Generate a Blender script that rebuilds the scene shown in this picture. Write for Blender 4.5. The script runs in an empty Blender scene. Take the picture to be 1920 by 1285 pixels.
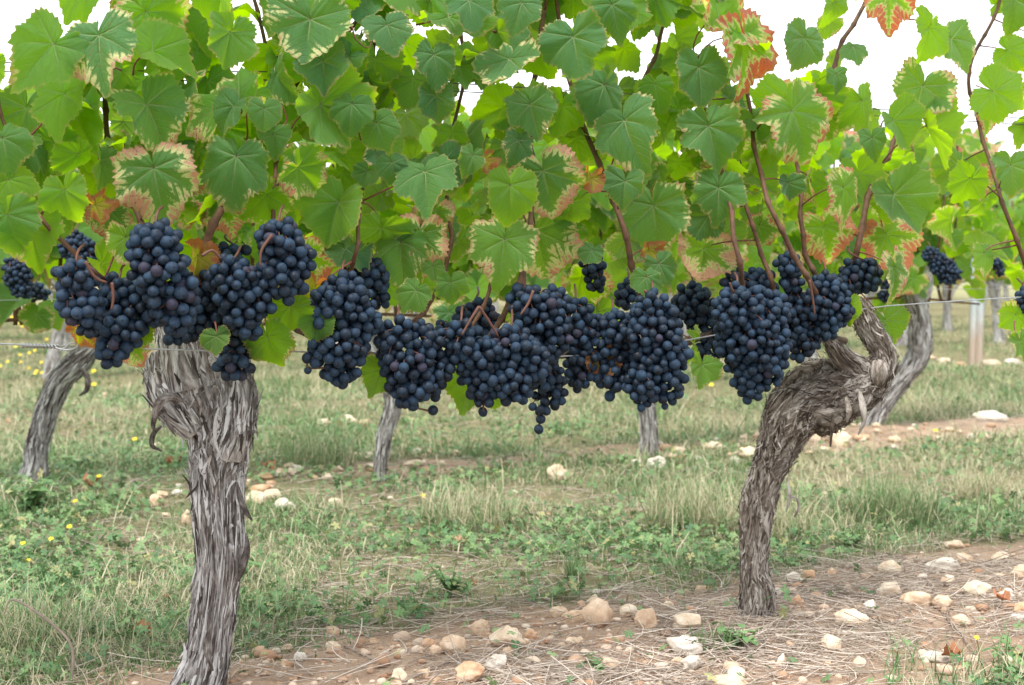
import bpy, math, random
import numpy as np
from mathutils import Vector, Matrix

random.seed(7)
rng = np.random.default_rng(7)
scene = bpy.context.scene
COL = scene.collection

# ------------------------------------------------------------------ camera, sky, sun, exposure
FPX, CX, HY, CAMH = 2667.0, 960.0, 490.0, 0.60        # focal length and horizon in the photograph's pixels
cam_d = bpy.data.cameras.new("camera")
cam = bpy.data.objects.new("camera", cam_d)
COL.objects.link(cam)
cam.location = (0, 0, CAMH)
cam.rotation_euler = (math.radians(90), 0, 0)
cam_d.lens, cam_d.sensor_width = 50.0, 36.0
cam_d.shift_y = -(642.5 - HY) / 1920.0
cam_d.clip_start, cam_d.clip_end = 0.05, 2000
cam_d.dof.use_dof = True
cam_d.dof.focus_distance = 2.02
cam_d.dof.aperture_fstop = 9.0
scene.camera = cam

SUN_EL, SUN_AZ = math.radians(67), math.radians(205)   # behind the camera, a little to the left
world = bpy.data.worlds.new("World")
scene.world = world
world.use_nodes = True
wn, wl = world.node_tree.nodes, world.node_tree.links
wn.clear()
w_out = wn.new("ShaderNodeOutputWorld")
w_bg = wn.new("ShaderNodeBackground")
w_sky = wn.new("ShaderNodeTexSky")
w_sky.sky_type = 'NISHITA'
w_sky.sun_disc = False
w_sky.sun_elevation = SUN_EL
w_sky.sun_rotation = SUN_AZ
w_mix = wn.new("ShaderNodeMix")
w_mix.data_type = 'RGBA'
w_mix.inputs[0].default_value = 0.82                    # an even white cloud cover over the blue
w_mix.inputs[7].default_value = (9.3, 9.5, 9.8, 1)
wl.new(w_sky.outputs[0], w_mix.inputs[6])
wl.new(w_mix.outputs[2], w_bg.inputs[0])
w_bg.inputs[1].default_value = 0.085
wl.new(w_bg.outputs[0], w_out.inputs[0])

sun_d = bpy.data.lights.new("sun", 'SUN')
sun_d.energy = 1.5
sun_d.angle = math.radians(16)
sun_d.color = (1.0, 0.97, 0.92)
sun = bpy.data.objects.new("sun", sun_d)
COL.objects.link(sun)
sd = Vector((math.sin(SUN_AZ) * math.cos(SUN_EL), math.cos(SUN_AZ) * math.cos(SUN_EL), math.sin(SUN_EL)))
sun.rotation_euler = sd.to_track_quat('Z', 'Y').to_euler()

scene.view_settings.view_transform = 'Standard'
scene.view_settings.look = 'None'
scene.view_settings.gamma = 1.0
scene.view_settings.exposure = 1.52
scene.render.engine = 'CYCLES'
scene.cycles.max_bounces = 8
scene.cycles.transmission_bounces = 6
scene.cycles.diffuse_bounces = 5

# ------------------------------------------------------------------ measuring
ROW0, SLOPE, DROW = 2.19, 0.50, 2.10                    # vine rows: Y = ROW0 + k*DROW + SLOPE*X
NRM = math.sqrt(1 + SLOPE * SLOPE)


def at(px, py, Y):
    return np.array([(px - CX) / FPX * Y, Y, CAMH - (py - HY) / FPX * Y])


def row_y(px, k=0):
    return (ROW0 + k * DROW) / (1 - SLOPE * (px - CX) / FPX)


def hashn(ix, iy, iz):
    h = (ix.astype(np.int64) * 374761393 + iy.astype(np.int64) * 668265263 + iz.astype(np.int64) * 2147483647) & 0x7fffffff
    h = ((h ^ (h >> 13)) * 1274126177) & 0x7fffffff
    h = ((h ^ (h >> 16)) * 1911520717) & 0x7fffffff
    return ((h >> 8) & 0xffff) / 65535.0


def vnoise(p):
    p = np.asarray(p, float)
    i = np.floor(p).astype(np.int64)
    f = p - i
    f = f * f * (3 - 2 * f)
    out = 0
    for dx in (0, 1):
        wx = f[..., 0] if dx else 1 - f[..., 0]
        for dy in (0, 1):
            wy = f[..., 1] if dy else 1 - f[..., 1]
            for dz in (0, 1):
                wz = f[..., 2] if dz else 1 - f[..., 2]
                out = out + wx * wy * wz * hashn(i[..., 0] + dx, i[..., 1] + dy, i[..., 2] + dz)
    return out


def noise2(x, y, s, seed=0):
    return vnoise(np.stack([np.asarray(x) * s + 31.7 * seed, np.asarray(y) * s - 17.3 * seed, np.full_like(np.asarray(x, float), seed * 1.37)], -1))


def row_dist(x, y):
    n = (y - SLOPE * x - ROW0) / NRM
    step = DROW / NRM
    k = np.round(n / step)
    return n - k * step, k


def ground_h(x, y):
    x = np.asarray(x, float)
    y = np.asarray(y, float)
    n, k = row_dist(x, y)
    h = 0.022 * np.exp(-(n / 0.22) ** 2)
    h = h + 0.05 * (noise2(x, y, 1.1, 1) - 0.5) + 0.022 * (noise2(x, y, 4.0, 2) - 0.5) + 0.010 * (noise2(x, y, 14.0, 3) - 0.5)
    return h - 0.012


def bare(x, y, soft=0.07):
    n, k = row_dist(x, y)
    half = np.where(k <= 0, np.where(n < 0, 0.48, np.clip(0.31 + .34 * np.minimum(x, 0), .0, .4)), np.where(k == 1, 0.06 + .10 * np.clip(x, -1, 1.5), -.12)) + np.where(k <= 0, 0.16, 0.34) * (noise2(x, y, 2.3, 5) - 0.5) + 0.10 * (noise2(x, y, 7.0, 6) - 0.5)
    return np.clip((half - np.abs(n)) / soft + 0.5, 0, 1)


# ------------------------------------------------------------------ mesh helpers
def build(name, V, F, mat=None, parent=None, loc=None, smooth=True, uvs=None, attrs=None, mat_index=None):
    """one mesh object from arrays; F is an (n,3)/(n,4) array or a list of such arrays"""
    V = np.asarray(V, np.float32)
    Fs = F if isinstance(F, list) else [F]
    me = bpy.data.meshes.new(name)
    me.vertices.add(len(V))
    me.vertices.foreach_set("co", V.ravel())
    loops = np.concatenate([np.asarray(f, np.int32).ravel() for f in Fs])
    tot = np.concatenate([np.full(len(f), np.asarray(f).shape[1], np.int32) for f in Fs])
    start = np.concatenate([[0], np.cumsum(tot)[:-1]]).astype(np.int32)
    me.loops.add(len(loops))
    me.loops.foreach_set("vertex_index", loops)
    me.polygons.add(len(tot))
    me.polygons.foreach_set("loop_start", start)
    me.polygons.foreach_set("loop_total", tot)
    if smooth:
        me.polygons.foreach_set("use_smooth", np.ones(len(tot), bool))
    if uvs:
        for nm, arr in uvs.items():
            me.uv_layers.new(name=nm).data.foreach_set("uv", np.asarray(arr, np.float32).ravel())
    if attrs:
        for nm, arr in attrs.items():
            arr = np.asarray(arr, np.float32)
            if arr.ndim == 1:
                me.attributes.new(nm, 'FLOAT', 'POINT').data.foreach_set("value", arr)
            elif arr.shape[1] == 3:
                me.attributes.new(nm, 'FLOAT_VECTOR', 'POINT').data.foreach_set("vector", arr.ravel())
            else:
                me.attributes.new(nm, 'FLOAT_COLOR', 'POINT').data.foreach_set("color", arr.ravel())
    for m in (mat if isinstance(mat, (list, tuple)) else [mat] if mat else []):
        me.materials.append(m)
    if mat_index is not None:
        me.polygons.foreach_set("material_index", np.asarray(mat_index, np.int32))
    me.update(calc_edges=True)
    o = bpy.data.objects.new(name, me)
    COL.objects.link(o)
    if loc is not None:
        o.location = Vector(loc)
    if parent is not None:
        o.parent = parent
    return o


def empty(name, loc):
    o = bpy.data.objects.new(name, None)
    o.location = Vector(loc)
    o.empty_display_size = 0.05
    COL.objects.link(o)
    return o


def tag(o, label=None, cat=None, group=None, kind=None):
    if label:
        o["label"] = label
    if cat:
        o["category"] = cat
    if group:
        o["group"] = group
    if kind:
        o["kind"] = kind
    return o


class Bag:
    """collects pieces of one mesh"""
    def __init__(s):
        s.V, s.F, s.A, s.U, s.n = [], [], {}, {}, 0

    def add(s, V, F, attrs=None, uvs=None):
        s.V.append(np.asarray(V, float))
        for f in (F if isinstance(F, list) else [F]):
            s.F.append(np.asarray(f) + s.n)
        for k, v in (attrs or {}).items():
            s.A.setdefault(k, []).append(v)
        for k, v in (uvs or {}).items():
            s.U.setdefault(k, []).append(v)
        s.n += len(V)

    def build(s, name, mat, parent=None, loc=None, smooth=True):
        V = np.concatenate(s.V)
        if loc is not None:
            V = V - np.asarray(loc)
        rel = loc
        if parent is not None and loc is not None:
            rel = np.asarray(loc) - np.array(parent.location)
        elif parent is not None:
            V = V - np.array(parent.location)
        return build(name, V, s.F, mat, parent, rel, smooth, {k: np.concatenate(v) for k, v in s.U.items()},
                     {k: np.concatenate(v) for k, v in s.A.items()})


def spline(P, n):
    P = np.asarray(P, float)
    if len(P) == 2:
        t = np.linspace(0, 1, n)[:, None]
        return P[0] * (1 - t) + P[1] * t
    Q = np.vstack([2 * P[0] - P[1], P, 2 * P[-1] - P[-2]])
    u = np.linspace(0, len(P) - 1 - 1e-9, n)
    i = u.astype(int)
    t = (u - i)[:, None]
    a, b, c, d = Q[i], Q[i + 1], Q[i + 2], Q[i + 3]
    return 0.5 * (2 * b + (c - a) * t + (2 * a - 5 * b + 4 * c - d) * t ** 2 + (3 * b - a - 3 * c + d) * t ** 3)


def frames(C):
    T = np.gradient(C, axis=0)
    T /= np.linalg.norm(T, axis=1, keepdims=True) + 1e-12
    N = np.zeros_like(T)
    ref = np.array([0, -1.0, 0]) if abs(T[0, 1]) < 0.9 else np.array([1.0, 0, 0])
    n = ref - T[0] * ref.dot(T[0])
    n /= np.linalg.norm(n)
    for i in range(len(C)):
        n = n - T[i] * n.dot(T[i])
        n /= np.linalg.norm(n) + 1e-12
        N[i] = n
    return T, N, np.cross(T, N)


def tube(P, R, nlen=24, nseg=8, caps=True):
    C = spline(P, nlen)
    R = np.interp(np.linspace(0, 1, nlen), np.linspace(0, 1, len(R)), R)
    T, N, B = frames(C)
    th = np.arange(nseg) / nseg * 2 * np.pi
    V = C[:, None] + R[:, None, None] * (np.cos(th)[None, :, None] * N[:, None] + np.sin(th)[None, :, None] * B[:, None])
    V = V.reshape(-1, 3)
    i, j = np.meshgrid(np.arange(nlen - 1), np.arange(nseg), indexing='ij')
    j2 = (j + 1) % nseg
    F = [np.stack([i * nseg + j, i * nseg + j2, (i + 1) * nseg + j2, (i + 1) * nseg + j], -1).reshape(-1, 4)]
    if caps:
        n0 = len(V)
        V = np.vstack([V, C[:1], C[-1:]])
        k = np.arange(nseg)
        F.append(np.stack([np.full(nseg, n0), (k + 1) % nseg, k], -1))
        F.append(np.stack([np.full(nseg, n0 + 1), (nlen - 1) * nseg + k, (nlen - 1) * nseg + (k + 1) % nseg], -1))
    return V, F


# ------------------------------------------------------------------ materials
class NT:
    def __init__(s, name):
        s.m = bpy.data.materials.new(name)
        s.m.use_nodes = True
        s.nt = s.m.node_tree
        s.nt.nodes.clear()
        s.out = s.n("ShaderNodeOutputMaterial")

    def n(s, t, **kw):
        o = s.nt.nodes.new(t)
        for k, v in kw.items():
            setattr(o, k, v)
        return o

    def l(s, a, b):
        s.nt.links.new(a, b)

    def put(s, v, sock):
        if v is None:
            return
        if hasattr(v, "is_output") or isinstance(v, bpy.types.NodeSocket):
            s.l(v, sock)
        else:
            sock.default_value = v

    def math(s, op, a, b=None, c=None, clamp=False):
        o = s.n("ShaderNodeMath", operation=op, use_clamp=clamp)
        s.put(a, o.inputs[0])
        s.put(b, o.inputs[1])
        s.put(c, o.inputs[2])
        return o.outputs[0]

    def mix(s, f, a, b, mode='MIX'):
        o = s.n("ShaderNodeMix", data_type='RGBA', blend_type=mode)
        s.put(f, o.inputs[0])
        s.put(a if not isinstance(a, tuple) else a + (1,) * (4 - len(a)), o.inputs[6])
        s.put(b if not isinstance(b, tuple) else b + (1,) * (4 - len(b)), o.inputs[7])
        return o.outputs[2]

    def rng(s, v, a, b, c=0.0, d=1.0, smooth=False):
        o = s.n("ShaderNodeMapRange")
        if smooth:
            o.interpolation_type = 'SMOOTHSTEP'
        s.put(v, o.inputs[0])
        for k, x in enumerate((a, b, c, d)):
            s.put(x, o.inputs[k + 1])
        return o.outputs[0]

    def noise(s, vec, scale, detail=3.0, rough=0.55):
        o = s.n("ShaderNodeTexNoise")
        if vec is not None:
            s.l(vec, o.inputs["Vector"])
        o.inputs["Scale"].default_value = scale
        o.inputs["Detail"].default_value = detail
        o.inputs["Roughness"].default_value = rough
        return o.outputs[0]

    def ramp(s, f, stops):
        o = s.n("ShaderNodeValToRGB")
        s.l(f, o.inputs[0])
        el = o.color_ramp.elements
        while len(el) < len(stops):
            el.new(0.5)
        for e, (p, c) in zip(el, stops):
            e.position = p
            e.color = tuple(c) + (1,)
        return o.outputs[0]

    def attr(s, name, out=2):
        return s.n("ShaderNodeAttribute", attribute_name=name).outputs[out]

    def vmul(s, v, k):
        o = s.n("ShaderNodeVectorMath", operation='MULTIPLY')
        s.l(v, o.inputs[0])
        o.inputs[1].default_value = k
        return o.outputs[0]

    def bump(s, h, strength, dist):
        o = s.n("ShaderNodeBump")
        o.inputs["Strength"].default_value = strength
        o.inputs["Distance"].default_value = dist
        s.l(h, o.inputs["Height"])
        return o.outputs[0]

    def principled(s, color, rough=0.6, spec=0.3, normal=None, metal=0.0):
        o = s.n("ShaderNodeBsdfPrincipled")
        s.put(color if not isinstance(color, tuple) else color + (1,) * (4 - len(color)), o.inputs["Base Color"])
        s.put(rough, o.inputs["Roughness"])
        o.inputs["Specular IOR Level"].default_value = spec
        o.inputs["Metallic"].default_value = metal
        if normal is not None:
            s.l(normal, o.inputs["Normal"])
        return o.outputs[0]

    def done(s, sh):
        s.l(sh, s.out.inputs[0])
        return s.m


def leaf_material(name, joined):
    t = NT(name)
    uv = t.n("ShaderNodeUVMap", uv_map="vein").outputs[0]
    sx = t.n("ShaderNodeSeparateXYZ")
    t.l(uv, sx.inputs[0])
    a, d = sx.outputs[0], sx.outputs[1]
    uv2 = t.n("ShaderNodeUVMap", uv_map="rim").outputs[0]
    s2 = t.n("ShaderNodeSeparateXYZ")
    t.l(uv2, s2.inputs[0])
    rim = s2.outputs[0]
    pos = t.n("ShaderNodeUVMap", uv_map="flat").outputs[0]
    if joined:
        at_ = t.n("ShaderNodeAttribute", attribute_name="tone")
        sc = t.n("ShaderNodeSeparateColor")
        t.l(at_.outputs[0], sc.inputs[0])
        A, H, R, dead = sc.outputs[0], sc.outputs[1], sc.outputs[2], at_.outputs[3]
        vec = pos
    else:
        oi = t.n("ShaderNodeObjectInfo")
        sc = t.n("ShaderNodeSeparateColor")
        t.l(oi.outputs["Color"], sc.inputs[0])
        A, H, R, dead = sc.outputs[0], sc.outputs[1], sc.outputs[2], oi.outputs["Alpha"]
        off = t.n("ShaderNodeCombineXYZ")
        t.l(t.math('MULTIPLY', oi.outputs["Random"], 57.0), off.inputs[2])
        va = t.n("ShaderNodeVectorMath", operation='ADD')
        t.l(pos, va.inputs[0])
        t.l(off.outputs[0], va.inputs[1])
        vec = va.outputs[0]
    v1 = t.rng(t.math('ADD', d, t.math('MULTIPLY', a, 0.010)), 0.010, 0.028, 1.0, 0.0)
    s = t.math('DIVIDE', t.math('SUBTRACT', a, t.math('MULTIPLY', d, 1.05)), 0.155)
    fr = t.math('FRACT', s)
    dl = t.math('MINIMUM', fr, t.math('SUBTRACT', 1.0, fr))
    v2 = t.rng(dl, 0.015, 0.075, 0.75, 0.0)
    v = t.math('MAXIMUM', v1, v2)
    n1 = t.noise(vec, 1.9, 3)
    n2 = t.noise(vec, 19.0, 4, 0.7)
    n3 = t.noise(vec, 60.0, 2)
    near1 = t.rng(d, 0.0, 0.13, 0.0, 1.0)
    near2 = t.rng(dl, 0.0, 0.30, 0.0, 1.0)
    sc_ = t.math('MULTIPLY', rim, 0.95)
    sc_ = t.math('ADD', sc_, t.math('MULTIPLY', t.math('SUBTRACT', n2, 0.5), 0.62))
    sc_ = t.math('ADD', sc_, t.math('MULTIPLY', t.math('SUBTRACT', n1, 0.5), 1.35))
    sc_ = t.math('ADD', sc_, t.math('MULTIPLY', near1, 0.30))
    sc_ = t.math('ADD', sc_, t.math('MULTIPLY', near2, 0.22))
    th = t.math('SUBTRACT', 1.76, t.math('MULTIPLY', A, 0.86))
    yel = t.rng(sc_, t.math('SUBTRACT', th, 0.11), t.math('ADD', th, 0.06), 0, 1, True)
    th2 = t.math('ADD', th, 0.15)
    red = t.rng(sc_, t.math('SUBTRACT', th2, 0.06), t.math('ADD', th2, 0.10), 0, 1, True)
    green = t.mix(H, (0.021, 0.105, 0.033), (0.105, 0.235, 0.010))
    green = t.mix(t.rng(n1, 0.35, 0.7), green, t.mix(0.5, green, (0.05, 0.15, 0.035)))
    green = t.mix(t.math('MULTIPLY', t.rng(n2, 0.45, 0.75), 0.22), green, (0.085, 0.15, 0.035))
    green = t.mix(t.math('MAXIMUM', t.math('MULTIPLY', v1, 0.62), t.math('MULTIPLY', v2, 0.30)), green, (0.27, 0.37, 0.17))
    yellow = t.mix(n2, (0.36, 0.42, 0.11), (0.60, 0.54, 0.30))
    rimc = t.mix(R, t.mix(n2, (0.40, 0.24, 0.14), (0.60, 0.40, 0.29)), t.mix(n2, (0.40, 0.075, 0.045), (0.56, 0.25, 0.17)))
    col = t.mix(yel, green, yellow)
    col = t.mix(red, col, rimc)
    edge = t.math('MULTIPLY', t.rng(t.math('ADD', rim, t.math('MULTIPLY', n1, 0.25)), 1.06, 1.13), 0.7)
    col = t.mix(edge, col, (0.33, 0.22, 0.10))
    spot = t.rng(t.math('ADD', n2, t.math('MULTIPLY', n1, 0.35)), 0.80, 0.84)
    col = t.mix(t.math('MULTIPLY', spot, t.rng(A, 0.05, 0.4, 0.15, 0.8)), col, (0.16, 0.06, 0.03))
    deadc = t.mix(n2, (0.24, 0.085, 0.035), (0.42, 0.21, 0.10))
    col = t.mix(t.math('SUBTRACT', 1.0, dead), col, deadc)
    geo = t.n("ShaderNodeNewGeometry")
    under = t.mix(0.42, col, t.mix(v, (0.20, 0.28, 0.14), (0.28, 0.33, 0.17)))
    under = t.mix(0.25, under, green)
    surf = t.mix(geo.outputs["Backfacing"], col, under)
    h = t.math('ADD', t.math('MULTIPLY', v, -1.0), t.math('MULTIPLY', n3, 0.5))
    h = t.math('ADD', h, t.math('MULTIPLY', n2, 0.7))
    bmp = t.bump(h, 0.8, 0.0028)
    pr = t.principled(surf, t.rng(n2, 0.3, 0.7, 0.42, 0.58), 0.30, bmp)
    gain = t.n("ShaderNodeHueSaturation")
    gain.inputs["Saturation"].default_value = 1.25
    gain.inputs["Value"].default_value = 2.9
    trc = t.mix(0.68, col, (0.19, 0.275, 0.010))
    trc = t.mix(t.math('MAXIMUM', yel, red), trc, col)
    trc = t.mix(t.math('MULTIPLY', v1, 0.5), trc, (0.10, 0.15, 0.03))
    t.l(t.math('SUBTRACT', 3.4, t.math('MULTIPLY', t.math('MAXIMUM', yel, red), 1.5)), gain.inputs["Value"])
    t.l(trc, gain.inputs["Color"])
    prn = pr.node
    prn.inputs['Sheen Weight'].default_value = 0.09
    prn.inputs['Sheen Roughness'].default_value = 0.55
    tr = t.n("ShaderNodeBsdfTranslucent")
    t.l(gain.outputs[0], tr.inputs[0])
    ms = t.n("ShaderNodeMixShader")
    t.l(t.rng(H, 0.0, 0.9, 0.22, 0.62), ms.inputs[0])
    t.l(pr, ms.inputs[1])
    t.l(tr.outputs[0], ms.inputs[2])
    return t.done(ms.outputs[0])


M_LEAF = leaf_material("vine_leaf", False)
M_FOLIAGE = leaf_material("vine_foliage", True)


def bark_material(name, cols, fscale=1.0):
    t = NT(name)
    fc = t.attr("fibre", 1)
    tone = t.attr("tone", 2)
    n1 = t.noise(t.vmul(fc, (9 * fscale, 9 * fscale, 4.5)), 1.0, 5, 0.7)
    n2 = t.noise(t.vmul(fc, (38 * fscale, 38 * fscale, 9)), 1.0, 4, 0.7)
    f = t.math('ADD', t.math('MULTIPLY', n1, 0.55), t.math('MULTIPLY', n2, 0.45))
    f = t.math('ADD', f, t.math('MULTIPLY', t.math('SUBTRACT', tone, 0.5), 0.45))
    c = t.ramp(f, [(0.34, cols[0]), (0.45, cols[1]), (0.54, cols[2]), (0.65, cols[3])])
    bmp = t.bump(t.math('ADD', n2, n1), 0.9, 0.003)
    return t.done(t.principled(c, 0.85, 0.15, bmp))


M_BARK = bark_material("grey_bark", [(0.042, 0.034, 0.030), (0.145, 0.122, 0.112), (0.29, 0.272, 0.262), (0.54, 0.525, 0.515)])
M_BARK_BROWN = bark_material("shaggy_bark", [(0.045, 0.034, 0.026), (0.125, 0.098, 0.078), (0.215, 0.18, 0.148), (0.40, 0.36, 0.32)])


def simple(name, c1, c2, scale=20, rough=0.7, spec=0.25, bump=0.0, metal=0.0):
    t = NT(name)
    tc = t.n("ShaderNodeTexCoord").outputs["Object"]
    n = t.noise(tc, scale, 4, 0.6)
    c = t.mix(t.rng(n, 0.3, 0.7), c1, c2)
    return t.done(t.principled(c, rough, spec, t.bump(n, bump, 0.003) if bump else None, metal))


M_CANE = simple("cane_bark", (0.155, 0.078, 0.043), (0.065, 0.034, 0.022), 75, 0.6, 0.25, 0.5)
M_PETIOLE = simple("petiole", (0.20, 0.065, 0.05), (0.13, 0.05, 0.03), 30, 0.5, 0.3)
M_STALK = simple("bunch_stalk", (0.13, 0.055, 0.038), (0.09, 0.04, 0.028), 60, 0.55, 0.3)
M_WIRE = simple("galvanised_wire", (0.42, 0.43, 0.44), (0.28, 0.29, 0.30), 90, 0.45, 0.5, 0, 0.6)
M_WIRE_DARK = simple("weathered_wire", (0.06, 0.055, 0.055), (0.10, 0.09, 0.085), 90, 0.6, 0.4)
M_OLDCANE = simple("old_cane_bark", (0.15, 0.11, 0.085), (0.07, 0.05, 0.04), 70, 0.8, 0.2, 0.8)
M_TWIG = simple("dry_twig", (0.34, 0.28, 0.23), (0.20, 0.155, 0.125), 40, 0.85, 0.15, 0.5)
M_FLOWER = simple("yellow_petal", (0.80, 0.56, 0.02), (0.85, 0.66, 0.05), 40, 0.6, 0.2)
M_STEM = simple("weed_stem", (0.10, 0.17, 0.05), (0.14, 0.20, 0.07), 40, 0.6, 0.2)


def grape_material():
    t = NT("grape_skin")
    tc = t.n("ShaderNodeTexCoord").outputs["Object"]
    oi = t.n("ShaderNodeObjectInfo")
    va = t.n("ShaderNodeVectorMath", operation='ADD')
    t.l(tc, va.inputs[0])
    cb = t.n("ShaderNodeCombineXYZ")
    t.l(t.math('MULTIPLY', oi.outputs["Random"], 9.0), cb.inputs[0])
    t.l(cb.outputs[0], va.inputs[1])
    n1 = t.noise(va.outputs[0], 75.0, 4, 0.68)
    n2 = t.noise(va.outputs[0], 420.0, 3, 0.6)
    f = t.math('ADD', t.math('MULTIPLY', n1, 0.7), t.math('MULTIPLY', n2, 0.3))
    f = t.math('ADD', f, t.math('MULTIPLY', t.math('SUBTRACT', oi.outputs["Random"], 0.5), 0.14))
    c = t.ramp(f, [(0.33, (0.004, 0.005, 0.008)), (0.47, (0.010, 0.021, 0.040)), (0.66, (0.024, 0.053, 0.096))])
    sp = t.n("ShaderNodeSeparateXYZ")
    t.l(tc, sp.inputs[0])
    r2 = t.math('ADD', t.math('POWER', sp.outputs[0], 2.0), t.math('POWER', sp.outputs[1], 2.0))
    dot = t.rng(r2, 0.0009 ** 2, 0.0013 ** 2, 1.0, 0.0)
    dot = t.math('MULTIPLY', dot, t.rng(sp.outputs[2], -0.004, -0.005))
    c = t.mix(dot, c, (0.012, 0.008, 0.006))
    c = t.mix(t.rng(oi.outputs['Random'], .965, .975, 0, .40), c, (0.050, 0.020, 0.026))
    return t.done(t.principled(c, t.rng(f, 0.35, 0.6, 0.46, 0.72), 0.26))


M_GRAPE = grape_material()


def tone_material(name, stops, rough=0.7, transl=0.0, spec=0.2):
    t = NT(name)
    c = t.ramp(t.attr("tone", 2), stops)
    p = t.principled(c, rough, spec)
    if transl:
        tr = t.n("ShaderNodeBsdfTranslucent")
        t.l(c, tr.inputs[0])
        ms = t.n("ShaderNodeMixShader")
        ms.inputs[0].default_value = transl
        t.l(p, ms.inputs[1])
        t.l(tr.outputs[0], ms.inputs[2])
        p = ms.outputs[0]
    return t.done(p)


M_GRASS = tone_material("grass_blade", [(0.0, (0.08, 0.165, 0.060)), (0.35, (0.145, 0.25, 0.095)), (0.6, (0.26, 0.33, 0.155)), (0.78, (0.45, 0.42, 0.26)), (1.0, (0.62, 0.54, 0.39))], 0.6, 0.22)
M_COVER = tone_material("weed_leaf", [(0.0, (0.055, 0.13, 0.052)), (0.5, (0.13, 0.245, 0.090)), (0.9, (0.24, 0.35, 0.14)), (1.0, (0.40, 0.36, 0.16))], 0.55, 0.2, 0.35)
M_STRAW = tone_material("straw", [(0.0, (0.20, 0.155, 0.125)), (0.5, (0.40, 0.33, 0.265)), (1.0, (0.64, 0.56, 0.48))], 0.8)
M_PEBBLE = tone_material("pebble", [(0.0, (0.34, 0.19, 0.11)), (0.5, (0.46, 0.31, 0.21)), (1.0, (0.62, 0.52, 0.42))], 0.85)


def stone_material(name, cols):
    t = NT(name)
    tc = t.n("ShaderNodeTexCoord").outputs["Object"]
    oi = t.n("ShaderNodeObjectInfo")
    va = t.n("ShaderNodeVectorMath", operation='ADD')
    t.l(tc, va.inputs[0])
    cb = t.n("ShaderNodeCombineXYZ")
    t.l(t.math('MULTIPLY', oi.outputs["Random"], 9.0), cb.inputs[0])
    t.l(cb.outputs[0], va.inputs[1])
    n1 = t.noise(va.outputs[0], 38, 5, 0.6)
    n2 = t.noise(va.outputs[0], 190, 4, 0.7)
    c = t.ramp(t.math('ADD', t.math('MULTIPLY', n1, 0.75), t.math('MULTIPLY', n2, 0.25)), [(0.32, cols[0]), (0.5, cols[1]), (0.66, cols[2])])
    vor = t.n("ShaderNodeTexVoronoi", feature='DISTANCE_TO_EDGE')
    t.l(va.outputs[0], vor.inputs["Vector"])
    vor.inputs["Scale"].default_value = 22
    crack = t.math('MULTIPLY', t.rng(vor.outputs[0], 0.0, 0.02, 1, 0), t.rng(n1, 0.5, 0.62))
    c = t.mix(t.math('MULTIPLY', crack, 0.6), c, (0.16, 0.09, 0.06))
    return t.done(t.principled(c, 0.85, 0.2, t.bump(t.math('ADD', n1, n2), 0.5, 0.003)))


M_STONE = {
    'tan': stone_material("tan_stone", [(0.42, 0.27, 0.17), (0.58, 0.42, 0.29), (0.70, 0.57, 0.44)]),
    'pale': stone_material("pale_stone", [(0.46, 0.33, 0.225), (0.62, 0.49, 0.355), (0.74, 0.65, 0.53)]),
    'white': stone_material("white_stone", [(0.40, 0.34, 0.28), (0.58, 0.51, 0.43), (0.72, 0.66, 0.58)]),
    'orange': stone_material("orange_stone", [(0.38, 0.20, 0.11), (0.54, 0.34, 0.21), (0.64, 0.47, 0.33)]),
}


def soil_material():
    t = NT("soil")
    pos = t.n("ShaderNodeNewGeometry").outputs["Position"]
    n1 = t.noise(pos, 2.2, 5, 0.6)
    n2 = t.noise(pos, 26, 5, 0.7)
    n3 = t.noise(pos, 140, 4, 0.7)
    b = t.attr("bare", 2)
    soil = t.ramp(t.math('ADD', t.math('MULTIPLY', n1, 0.45), t.math('MULTIPLY', n2, 0.55)),
                  [(0.30, (0.27, 0.175, 0.12)), (0.47, (0.44, 0.305, 0.215)), (0.66, (0.58, 0.43, 0.32))])
    turf = t.ramp(n2, [(0.30, (0.14, 0.12, 0.07)), (0.5, (0.24, 0.22, 0.12)), (0.72, (0.40, 0.32, 0.21))])
    c = t.mix(b, turf, soil)
    far = t.ramp(n1, [(0.3, (0.23, 0.25, 0.11)), (0.7, (0.38, 0.34, 0.20))])
    sy = t.n("ShaderNodeSeparateXYZ")
    t.l(pos, sy.inputs[0])
    c = t.mix(t.rng(sy.outputs[1], 18, 30), c, far)
    return t.done(t.principled(c, 0.95, 0.1, t.bump(t.math('ADD', n2, n3), 1.0, 0.012)))


M_SOIL = soil_material()

# ------------------------------------------------------------------ ground
def make_ground():
    ys = np.concatenate([np.linspace(-6, 1.5, 26)[:-1], np.geomspace(1.5, 7.0, 300)[:-1], np.geomspace(7.0, 700, 110)])
    u = np.concatenate([np.linspace(-2.6, -0.52, 18)[:-1], np.linspace(-0.52, 0.52, 300), np.linspace(0.52, 2.6, 18)[1:]])
    Yg, U = np.meshgrid(ys, u, indexing='ij')
    Xg = U * np.maximum(Yg, 1.6)
    Z = ground_h(Xg, Yg)
    fade = np.clip(1 - (Yg - 15) / 20, 0, 1)
    Z = Z * fade + 0.008 * (noise2(Xg, Yg, 45.0, 8) - 0.5) * (bare(Xg, Yg)) * fade
    V = np.stack([Xg, Yg, Z], -1).reshape(-1, 3)
    nr, nc = Xg.shape
    i, j = np.meshgrid(np.arange(nr - 1), np.arange(nc - 1), indexing='ij')
    F = np.stack([i * nc + j, i * nc + j + 1, (i + 1) * nc + j + 1, (i + 1) * nc + j], -1).reshape(-1, 4)
    o = build("ground", V, F, M_SOIL, attrs={"bare": bare(Xg, Yg).ravel()})
    tag(o, kind="structure")


make_ground()


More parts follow.
